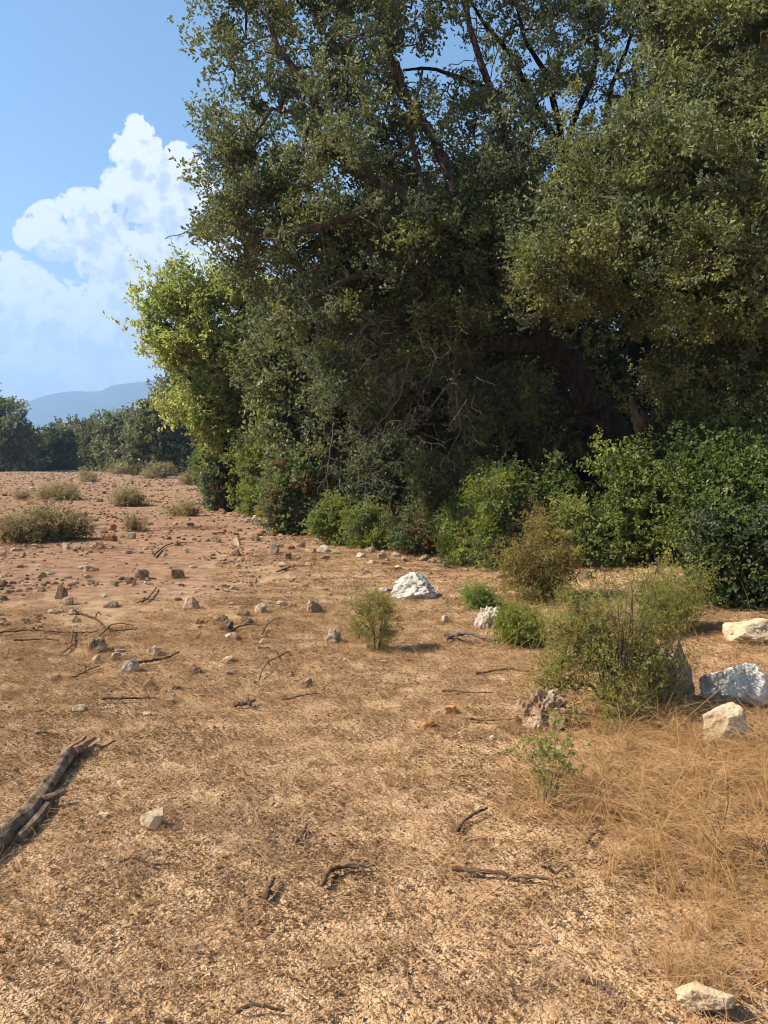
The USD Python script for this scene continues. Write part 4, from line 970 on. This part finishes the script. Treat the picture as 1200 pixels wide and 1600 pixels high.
# small stones of the field, one object each
rng = np.random.default_rng(404)
LOTS = [
    ("small stone strewn over the bare red patch at the left, among dry sticks", "small stones of the red patch", 90, (-4.6, -1.7), (6.9, 10.6), (0.04, 0.11), ["tan", "tan", "brown", "red", "grey"]),
    ("small stone strewn over the field between the left scrub and the wood", "small stones of the middle field", 95, (-10.5, -0.6), (10.4, 19.0), (0.06, 0.15), ["tan", "tan", "brown", "red", "red", "grey"]),
    ("far stone dotting the pale end of the field beyond the scrub", "stones of the far field", 36, (-18, -6.2), (21, 44), (0.12, 0.28), ["tan", "brown", "red"]),
    ("small stone lying along the foot of the wood's edge", "small stones along the wood", 78, None, (9.5, 21.0), (0.06, 0.17), ["white", "grey", "grey", "tan"]),
]
for label, group, count, xr, yr, size, mats in LOTS:
    made = 0
    while made < count:
        y = rng.uniform(*yr)
        x = np.interp(y, LINE_Y, LINE_X) - abs(rng.normal(0, 0.6)) + 0.15 if xr is None else rng.uniform(*xr)
        if xr is not None and (wood(x, y) > -0.3 or x < -0.55 * y - 0.5):
            continue
        if noise(np.array([x * 0.8, y * 0.8, 3.0]), 6) < 0.54 and xr is not None:
            continue
        made += 1
        s = float(np.clip(rng.lognormal(math.log(size[0] * 1.5), 0.45), size[0], size[1]))
        p, f = rock_mesh(s, s * rng.uniform(0.6, 1.0), s * rng.uniform(0.4, 0.75), int(rng.integers(1, 1e6)), 2, rough=0.14, planes=8)
        a = rng.uniform(0, 6.28)
        p = p @ np.array([[math.cos(a), math.sin(a), 0], [-math.sin(a), math.cos(a), 0], [0, 0, 1]]) + [0, 0, s * 0.14]
        pr = tag(put("field_stone", (p, f), M[mats[int(rng.integers(len(mats)))]], smooth=28), label, "stone", group)
        UsdGeom.Xformable(pr).AddTranslateOp().Set(Gf.Vec3d(x, y, float(height(x, y))))

# gravel that nobody could count
n = 24000
y = 5.5 * (120 / 5.5) ** (rng.uniform(0, 1, n) ** 0.85)
x = rng.uniform(-0.62, 0.25, n) * y - 0.2
w = wood(x, y)
bare = sstep(-0.5, -3.2, x) * sstep(6.0, 9.5, y) + 0.9 * sstep(10, 22, y) + 0.08
keep = (w < 0.3) & (rng.uniform(size=n) < bare * (0.10 + 1.15 * sstep(0.36, 0.62, fbm(np.stack([x * 0.6, y * 0.6, 0 * x], -1), 3, 61))))
x, y = x[keep], y[keep]
n = len(x)
s = np.clip(rng.lognormal(math.log(0.027), 0.52, n) * (1 + y / 22), 0.012, 0.30)
pm = [rock_mesh(1.0, 0.8, 0.6, 5000 + k, 1, rough=0.16, planes=7) for k in range(8)]
tag(scatter("gravel", pm, [M[m] for m in ("grey", "tan", "brown", "red", "white", "tan", "red", "brown")], np.stack([x, y, height(x, y) + s * 0.1], 1), Rotation.from_euler("zx", np.stack([rng.uniform(0, 6.28, n), rng.normal(0, 0.3, n)], 1)), s, rng.integers(0, 8, n)),
    "loose gravel and pebbles covering the field", "gravel", kind="stuff")

# ------------------------------------------------------------------ the log and the sticks
pts = [(-40, 1345), (10, 1302), (42, 1270), (66, 1236), (88, 1202), (104, 1180), (118, 1168)]
q = np.array([G(u, v + 14) for u, v in pts])
b = q[2].copy()
q = smooth_path(q - b, 46)
q[:, 2] += 0.034 + 0.004 * np.sin(np.linspace(0, 9, 46))
rr = np.interp(np.linspace(0, 1, 46), [0, 0.25, 0.45, 0.5, 0.8, 0.93, 1], [0.044, 0.042, 0.039, 0.032, 0.036, 0.033, 0.022])
v, f = tube(q, rr, 22)
c = np.repeat(q, 22, 0)
ang = np.tile(np.arange(22), 46) * 2 * np.pi / 22
along = np.repeat(np.linspace(0, 1.4, 46), 22)
ridge = fbm(np.stack([np.cos(ang) * 2.2, np.sin(ang) * 2.2, along * 3.0], -1), 4, 12) - 0.5
ridge2 = fbm(np.stack([np.cos(ang) * 6, np.sin(ang) * 6, along * 6.0], -1), 2, 13) - 0.5
v[: len(c)] = c + (v[: len(c)] - c) * (1 + 0.75 * ridge + 0.35 * ridge2)[:, None]
t = thing("fallen_log", "weathered broken log lying at the lower left edge", "log", b)
put("log_body", (v, f), M["log"], t, smooth=50)
end = q[-1]
fw = (q[-1] - q[-4]) / np.linalg.norm(q[-1] - q[-4])
for k, (off, ln) in enumerate((((0.035, 0.0, 0.02), 0.10), ((-0.025, 0.0, 0.015), 0.12), ((-0.045, -0.02, 0.0), 0.09))):
    a = q[-5] + np.array(off) * 0.5
    e = q[-5] + fw * (0.10 + ln) + np.array(off)
    m = tube(np.linspace(a, e, 8) + np.random.default_rng(k).normal(0, 0.004, (8, 3)), np.linspace(0.026, 0.010, 8), 6)
    put("broken_end", m, M["log_wood"] if k != 2 else M["log"], t)
k0 = q[20]
put("branch_stub", tube(np.array([k0 + [0.02, -0.02, 0.0], k0 + [0.07, -0.01, 0.02], k0 + [0.11, 0.03, 0.03]]), [0.03, 0.022, 0.014], 8), M["log"], t, smooth=True)
s0 = q[8:21] + [0.055, -0.03, -0.012]
put("bark_strip", tube(s0, np.linspace(0.02, 0.028, 13), 7), M["log"], t, smooth=50)

STICKS = [
    ("forked thin dark twig on the litter right of the flat white topped stone", [[(403, 1015), (424, 1020), (437, 1033)], [(452, 1022), (446, 1027), (436, 1036), (421, 1043), (411, 1055), (405, 1066)], [(421, 1043), (414, 1036)]], 0.009),
    ("long dark stick at the left edge, top one of the heap of sticks", [[(-5, 994), (45, 990), (105, 992), (155, 991)], [(60, 990), (68, 982)]], 0.011),
    ("long dark stick below the top one of the heap at the left edge", [[(22, 1006), (60, 1003), (92, 1006)]], 0.010),
    ("curved branching stick reaching right from the heap of sticks", [[(122, 960), (148, 970), (162, 984), (185, 990), (214, 987)], [(155, 997), (178, 984), (210, 982)], [(148, 970), (158, 967)]], 0.011),
    ("crooked stick running down from the heap of sticks", [[(114, 990), (112, 1006), (111, 1014), (97, 1025)]], 0.010),
    ("dark stick between the pale knobbly rock and the lumpy stone, pointing right", [[(214, 1043), (240, 1037), (262, 1033), (280, 1026)]], 0.013),
    ("thorny thin twig left of the lumpy grey stone", [[(112, 1063), (132, 1056), (155, 1045)], [(132, 1056), (136, 1049)]], 0.008),
    ("level dark twig above the dark stone near the log", [[(160, 1099), (200, 1098), (243, 1095)]], 0.010),
    ("short thick dark piece of wood in the middle of the litter", [[(366, 1108), (382, 1107), (399, 1102)], [(388, 1106), (392, 1112)]], 0.017),
    ("thin dark twig below the round dark grey stone", [[(440, 1098), (468, 1094), (495, 1089)]], 0.007),
    ("curled strip of bark like a bow near the bottom middle", [[(504, 1395), (512, 1378), (535, 1366), (588, 1362)], [(535, 1367), (560, 1371), (572, 1378)]], 0.011),
    ("straight brown stick at the bottom right of the middle", [[(706, 1370), (770, 1374), (820, 1380), (862, 1388)], [(845, 1375), (888, 1372)]], 0.010),
    ("bent brown stick pointing up right, above the straight one", [[(714, 1307), (722, 1295), (740, 1283), (763, 1272)]], 0.010),
    ("dark bent stick right of the foot of the green herb", [[(916, 1325), (948, 1284), (970, 1276), (1034, 1278)]], 0.010),
    ("short dark twig standing out of the litter below the middle", [[(463, 1329), (470, 1315), (480, 1300)]], 0.009),
    ("short black charred twig above the bow of bark, to its left", [[(415, 1414), (420, 1400), (428, 1386)]], 0.013),
    ("thin dark stick at the bottom edge", [[(370, 1592), (400, 1587), (442, 1589)]], 0.007),
    ("pale curved twig at the right edge below the leafless shrub", [[(1166, 1347), (1165, 1332), (1174, 1318), (1200, 1312)]], 0.009),
    ("grey dead branch, upper of two crossing left of the yellow green plant", [[(698, 1004), (718, 996), (738, 996), (760, 1004), (785, 1008)]], 0.016),
    ("dark dead branch, lower of two crossing left of the yellow green plant", [[(695, 997), (715, 1002), (740, 1010)]], 0.016),
    ("thin twig before the row of stones at the wood's edge", [[(433, 897), (452, 890), (462, 887), (486, 888)], [(452, 890), (466, 893)]], 0.013),
    ("thin bent twig lying right of the mottled grey rock, beyond it", [[(240, 872), (254, 858), (270, 852), (302, 850)]], 0.015),
    ("forked twig with an upright end right of the stony patch", [[(222, 944), (232, 938), (243, 924), (244, 920)], [(214, 945), (250, 943)]], 0.011),
    ("twig lying behind the far end of the log, left part", [[(56, 1154), (74, 1152), (92, 1155)]], 0.008),
    ("twig lying right of the far end of the log", [[(148, 1172), (162, 1173), (180, 1167)]], 0.009),
    ("thin brown twig above the pitted tan rock, to its left", [[(744, 1056), (790, 1052), (834, 1056)]], 0.009),
    ("thin brown twig level with the orange stone", [[(690, 1086), (720, 1086), (770, 1088)]], 0.007),
    ("thin dark twig below the orange stone", [[(730, 1130), (760, 1131), (800, 1132)]], 0.007),
    ("twig by the dark touching pair of rocks, pointing right", [[(360, 990), (380, 982), (410, 981)], [(410, 996), (416, 985), (430, 976), (443, 970)]], 0.010),
    ("crooked dark twig in the left foreground litter", [[(186, 1357), (210, 1352), (232, 1357), (266, 1358)]], 0.006),
    ("thin dead twig below the leafless shrub at right", [[(1068, 1370), (1085, 1378), (1100, 1384)]], 0.008),
    ("short dark twig in the litter of the bottom right", [[(905, 1535), (920, 1545), (945, 1560)]], 0.009),
]
for k, (label, lines, r) in enumerate(STICKS):
    rng = np.random.default_rng(3000 + k)
    o = G(*lines[0][0])
    parts = []
    for m, line in enumerate(lines):
        q = np.array([G(*p) for p in line])
        n = max(8, 6 * len(line))
        q = smooth_path(q, n)
        q[:, 2] = height(q[:, 0], q[:, 1]) + r * 0.9 + (0.012 + 0.02 * m) * np.abs(np.sin(np.linspace(0, 3.0, n) + k)) + 0.012
        q += rng.normal(0, r * 0.22, (n, 3))
        ra = r * (1 if m == 0 else 0.7) * np.linspace(1.0, 0.5, n) * (1 + 0.10 * rng.normal(0, 1, n).clip(-1, 1))
        parts.append(tube(q - o, ra, 7))
    x = tag(put("dry_stick", joined(parts), M["stick"] if k not in (17, 18) else M["dead"], smooth=True), label, "stick")
    UsdGeom.Xformable(x).AddTranslateOp().Set(Gf.Vec3d(*map(float, o)))


# ------------------------------------------------------------------ litter and dry grass
def ribbon(p, w, rng):
    """A thin blade along the points, two triangles a segment."""
    p = np.asarray(p)
    t = np.gradient(p, axis=0)
    a = np.cross(t, [0, 0, 1.0] + rng.normal(0, 0.6, 3))
    a /= np.linalg.norm(a, axis=1, keepdims=True) + 1e-9
    ww = w * np.linspace(1, 0.4, len(p))[:, None]
    v = np.vstack([p - a * ww / 2, p + a * ww / 2])
    n = len(p)
    k = np.arange(n - 1)
    return v, np.vstack([np.stack([k, k + 1, k + n + 1], 1), np.stack([k, k + n + 1, k + n], 1)])


def litter(seed, n=1900, radius=0.31):
    rng = np.random.default_rng(seed)
    parts = []
    for _ in range(n):
        r, a = radius * math.sqrt(rng.uniform()), rng.uniform(0, 6.28)
        at = np.array([r * math.cos(a), r * math.sin(a), rng.uniform(-0.002, 0.010)])
        L = rng.lognormal(math.log(0.0090), 0.48)
        v, f = leaf(L, L * rng.uniform(0.22, 0.62), rng, fold=rng.uniform(-0.4, 0.5))
        R = Rotation.from_euler("zyx", [rng.uniform(0, 6.28), rng.normal(0, 0.13), rng.normal(0, 0.16)]).as_matrix()
        parts.append((v @ R.T + at, f))
    return joined(parts)


def straws(seed, n=300, radius=0.42, lo=0.02, hi=0.10, w=0.0019, lift=0.12):
    rng = np.random.default_rng(seed)
    parts = []
    for _ in range(n):
        r, a, b_ = radius * math.sqrt(rng.uniform()), rng.uniform(0, 6.28), rng.uniform(0, 6.28)
        L = rng.uniform(lo, hi)
        at = np.array([r * math.cos(a), r * math.sin(a), rng.uniform(0.006, 0.016)])
        d = np.array([math.cos(b_), math.sin(b_), abs(rng.normal(0, lift)) * 0.4])
        mid = at + d * L * 0.5 + rng.normal(0, 0.10 * L, 3) + [0, 0, 0.04 * L]
        end_ = at + d * L + rng.normal(0, 0.12 * L, 3) - [0, 0, 0.10 * L]
        parts.append(ribbon(smooth_path([at, mid, end_], 4), w * rng.uniform(0.7, 1.3), rng))
    return joined(parts)


def spread_out(make, seed, n, radius):
    """n copies of a plant scattered over a small disc, as one mesh."""
    rng = np.random.default_rng(seed)
    parts = []
    for k in range(n):
        v, f = make(seed * 50 + k)
        a, r = rng.uniform(0, 6.28), radius * math.sqrt(rng.uniform())
        c, s_ = math.cos(rng.uniform(0, 6.28)), rng.uniform(0.6, 1.25)
        parts.append((v * s_ + [r * math.cos(a), r * math.sin(a), 0], f))
    return joined(parts)


def lie(x, y, rng):
    """Rotations that lay tiles on the ground with a random heading."""
    e = 0.3
    gx_, gy_ = (height(x + e, y) - height(x - e, y)) / (2 * e), (height(x, y + e) - height(x, y - e)) / (2 * e)
    tilt = Rotation.from_rotvec(np.stack([np.arctan(gy_), -np.arctan(gx_), 0 * gx_], 1))
    return tilt * Rotation.from_euler("z", rng.uniform(0, 6.28, len(x)))


def tuft(seed, n=30, lo=0.04, hi=0.10, w=0.0014, lean=0.8, seg=4):
    rng = np.random.default_rng(seed)
    parts = []
    for _ in range(n):
        a = rng.uniform(0, 6.28)
        L = rng.uniform(lo, hi)
        o = np.array([rng.normal(0, 0.012), rng.normal(0, 0.012), 0])
        d = np.array([math.cos(a), math.sin(a), 0]) * rng.uniform(0.2, 1.0) * lean
        parts.append(ribbon(smooth_path([o, o + (d * 0.35 + [0, 0, 0.75]) * L * 0.6, o + (d + [0, 0, rng.uniform(0.25, 0.75)]) * L], seg), w, rng))
    return joined(parts)


def fuzz(seed, n=90, radius=0.05):
    """Crinkled dry flower heads: a loose ball of very short curls."""
    rng = np.random.default_rng(seed)
    parts = []
    for _ in range(n):
        o = rng.normal(0, radius * 0.55, 3) * [1, 1, 0.5] + [0, 0, radius * 0.7]
        d = rng.normal(0, 1, 3) * 0.012
        parts.append(ribbon(smooth_path([o, o + d + rng.normal(0, 0.005, 3), o + 2 * d + rng.normal(0, 0.006, 3)], 3), 0.0026, rng))
    return joined(parts)


def strew(rng, *zones):
    """Points over the ground that lies before the camera: (from y, to y, per square metre) for each zone."""
    xs, ys = [], []
    for lo, hi, per in zones:
        half = lambda q: 0.60 * q + 0.7
        n_ = int((half(lo) + half(hi)) * (hi - lo) * per)
        q = np.sqrt(rng.uniform(half(lo) ** 2, half(hi) ** 2, n_))
        ys.append((q - 0.7) / 0.60)
        xs.append(rng.uniform(-1, 1, n_) * q)
    return np.concatenate(xs), np.concatenate(ys)


def pave(rng, *zones):
    """Like strew, but evenly: a jittered grid, (from y, to y, spacing) for each zone."""
    xs, ys = [], []
    for lo, hi, step in zones:
        m = 0.60 * hi + 0.8
        gx_, gy_ = np.meshgrid(np.arange(-m, m, step), np.arange(lo, hi, step * 0.87))
        gx_ = gx_ + (np.arange(len(gy_)) % 2)[:, None] * step / 2
        q = np.stack([gx_.ravel(), gy_.ravel()], 1)
        q = q + rng.uniform(-0.22, 0.22, q.shape) * step
        q = q[abs(q[:, 0]) < 0.60 * q[:, 1] + 0.7]
        xs.append(q[:, 0])
        ys.append(q[:, 1])
    return np.concatenate(xs), np.concatenate(ys)


def cover_at(x, y):
    """How thick the litter lies: everywhere near, little on the bare red earth."""
    return np.clip(1 - sstep(-0.8, -3.0, x) * sstep(6.2, 9.0, y) - 0.75 * sstep(14, 26, y) * (wood(x, y) < 0), 0.06, 1)


rng = np.random.default_rng(88)
x, y = pave(rng, (1.0, 9, 0.40), (9, 24, 0.64))
keep = rng.uniform(size=len(x)) < cover_at(x, y) * (0.97 + 0.06 * fbm(np.stack([x * 1.3, y * 1.3, 0 * x], -1), 3, 71))
x, y = x[keep], y[keep]
n = len(x)
tag(scatter("leaf_litter", [litter(6000 + k) for k in range(6)], M["chips"], np.stack([x, y, height(x, y) + 0.005], 1), lie(x, y, rng), rng.uniform(0.95, 1.08, n) * (1 + 0.4 * sstep(8.8, 9.2, y)), rng.integers(0, 6, n)),
    "dry brown leaf litter spread over the ground", "leaf litter", kind="stuff")

x, y = pave(rng, (1.1, 8, 0.46), (8, 18, 0.85))
keep = rng.uniform(size=len(x)) < cover_at(x, y) * sstep(0.14, 0.36, fbm(np.stack([x * 0.9 + 4, y * 0.9, 0 * x], -1), 3, 72) + 0.05 * np.clip(x, -2, 3)) * 1.2
x, y = x[keep], y[keep]
n = len(x)
tag(scatter("fallen_straw", [straws(6100 + k) for k in range(6)], M["straw"], np.stack([x, y, height(x, y)], 1), lie(x, y, rng), rng.uniform(0.9, 1.15, n), rng.integers(0, 6, n)),
    "golden dry straw lying flat over the litter", "straw", kind="stuff")

x, y = strew(rng, (1.2, 8, 2.8), (8, 18, 0.8))
m = fbm(np.stack([x * 0.8, y * 0.8 + 9, 0 * x], -1), 3, 73) + 0.07 * np.clip(x, -1.5, 2.5)
keep = rng.uniform(size=len(x)) < cover_at(x, y) * 0.7 * sstep(0.52, 0.76, m)
x, y = x[keep], y[keep]
n = len(x)
tag(scatter("dry_grass", [spread_out(lambda q: tuft(q, 20, w=0.0018), 62 + k, 9, 0.30) for k in range(5)], M["straw"], np.stack([x, y, height(x, y)], 1), Rotation.from_euler("zx", np.stack([rng.uniform(0, 6.28, n), rng.normal(0, 0.03, n)], 1)), rng.uniform(0.8, 1.2, n), rng.integers(0, 5, n)),
    "short dry grass tufts standing in the litter", "dry grass", kind="stuff")

x, y = strew(rng, (1.1, 3.3, 5.0),)
m = fbm(np.stack([x * 1.1 + 7, y * 1.1, 0 * x], -1), 3, 74) + 0.12 * sstep(3.2, 1.6, y)
keep = rng.uniform(size=len(x)) < cover_at(x, y) * 0.9 * sstep(0.52, 0.68, m)
x, y = x[keep], y[keep]
n = len(x)
tag(scatter("dry_flower_heads", [spread_out(lambda q: fuzz(q, 38), 63 + k, 11, 0.26) for k in range(4)], M["fuzz"], np.stack([x, y, height(x, y)], 1), Rotation.from_euler("zx", np.stack([rng.uniform(0, 6.28, n), rng.normal(0, 0.03, n)], 1)), rng.uniform(0.8, 1.1, n), rng.integers(0, 4, n)),
    "fuzzy greyish dried flower heads in patches on the ground", "dry flowers", kind="stuff")

# long bleached stalks, mostly at the right
x, y = strew(rng, (1.8, 7.5, 13.0),)
keep = rng.uniform(size=len(x)) < sstep(0.2, 1.5, x) * sstep(7.5, 4.5, y) + 0.22
x, y = x[keep], y[keep]
n = len(x)
tag(scatter("dry_stalks", [straws(6400 + k, 12, 0.25, 0.18, 0.42, 0.0026, 1.1) for k in range(6)], M["straw"], np.stack([x, y, height(x, y)], 1), Rotation.from_euler("z", rng.uniform(0, 6.28, n)), rng.uniform(0.7, 1.2, n), rng.integers(0, 6, n)),
    "long bleached grass stalks bent over the ground at right", "dry stalks", kind="stuff")

# tall golden grass round the herb and the boulders
rng = np.random.default_rng(909)
px = [(rng.uniform(930, 1230), rng.uniform(1165, 1390)) for _ in range(110)] + [(rng.uniform(790, 960), rng.uniform(1215, 1290)) for _ in range(18)] + [(rng.uniform(880, 1060), rng.uniform(1080, 1180)) for _ in range(22)] + [(rng.uniform(1040, 1230), rng.uniform(1390, 1560)) for _ in range(44)] + [(rng.uniform(985, 1215), rng.uniform(1105, 1195)) for _ in range(40)] + [(rng.uniform(600, 800), rng.uniform(1120, 1240)) for _ in range(14)]
gp = np.array([G(u, v) for u, v in px])
n = len(gp)
sc = np.where(np.arange(n) < 150, rng.uniform(0.45, 0.95, n), rng.uniform(0.35, 0.65, n))
tag(scatter("tall_dry_grass", [tuft(6500 + k, 30, 0.14, 0.44, 0.0030, 1.7, 7) for k in range(5)], M["straw"], gp, Rotation.from_euler("zx", np.stack([rng.uniform(0, 6.28, n), rng.normal(0, 0.25, n)], 1)), sc, rng.integers(0, 5, n)),
    "tall golden dry grass leaning over at the lower right", "dry grass", kind="stuff")

rng = np.random.default_rng(919)
fx, fy = [], []
for x0, y0, r0, d0 in FEET:
    if d0 > 14 or r0 < 0.03:
        continue
    k = int(np.clip(r0 * 60, 3, 26))
    a = rng.uniform(0, 6.28, k)
    r = r0 * rng.uniform(0.85, 1.25, k)
    fx.append(x0 + r * np.cos(a))
    fy.append(y0 + r * np.sin(a) * 0.8)
x, y = np.concatenate(fx), np.concatenate(fy)
n = len(x)
tag(scatter("dry_grass_rim", [spread_out(lambda q: tuft(q, 16, 0.03, 0.09), 66 + k, 3, 0.06) for k in range(4)], M["straw"], np.stack([x, y, height(x, y)], 1), Rotation.from_euler("zx", np.stack([rng.uniform(0, 6.28, n), rng.normal(0, 0.1, n)], 1)), rng.uniform(0.6, 1.3, n), rng.integers(0, 4, n)),
    "short dry grass gathered round the feet of stones and shrubs", "dry grass", kind="stuff")

b = G(1215, 905)
q = smooth_path(np.array([b, P(1200, 884, b[1]), P(1178, 856, b[1]), P(1154, 834, b[1])]), 12)
x = tag(put("grass_stalk", tube(q - b, np.linspace(0.006, 0.003, 12), 5), M["straw"], smooth=True), "single pale dry stalk rising before the dark bush at the right edge", "stalk")
UsdGeom.Xformable(x).AddTranslateOp().Set(Gf.Vec3d(*map(float, b)))
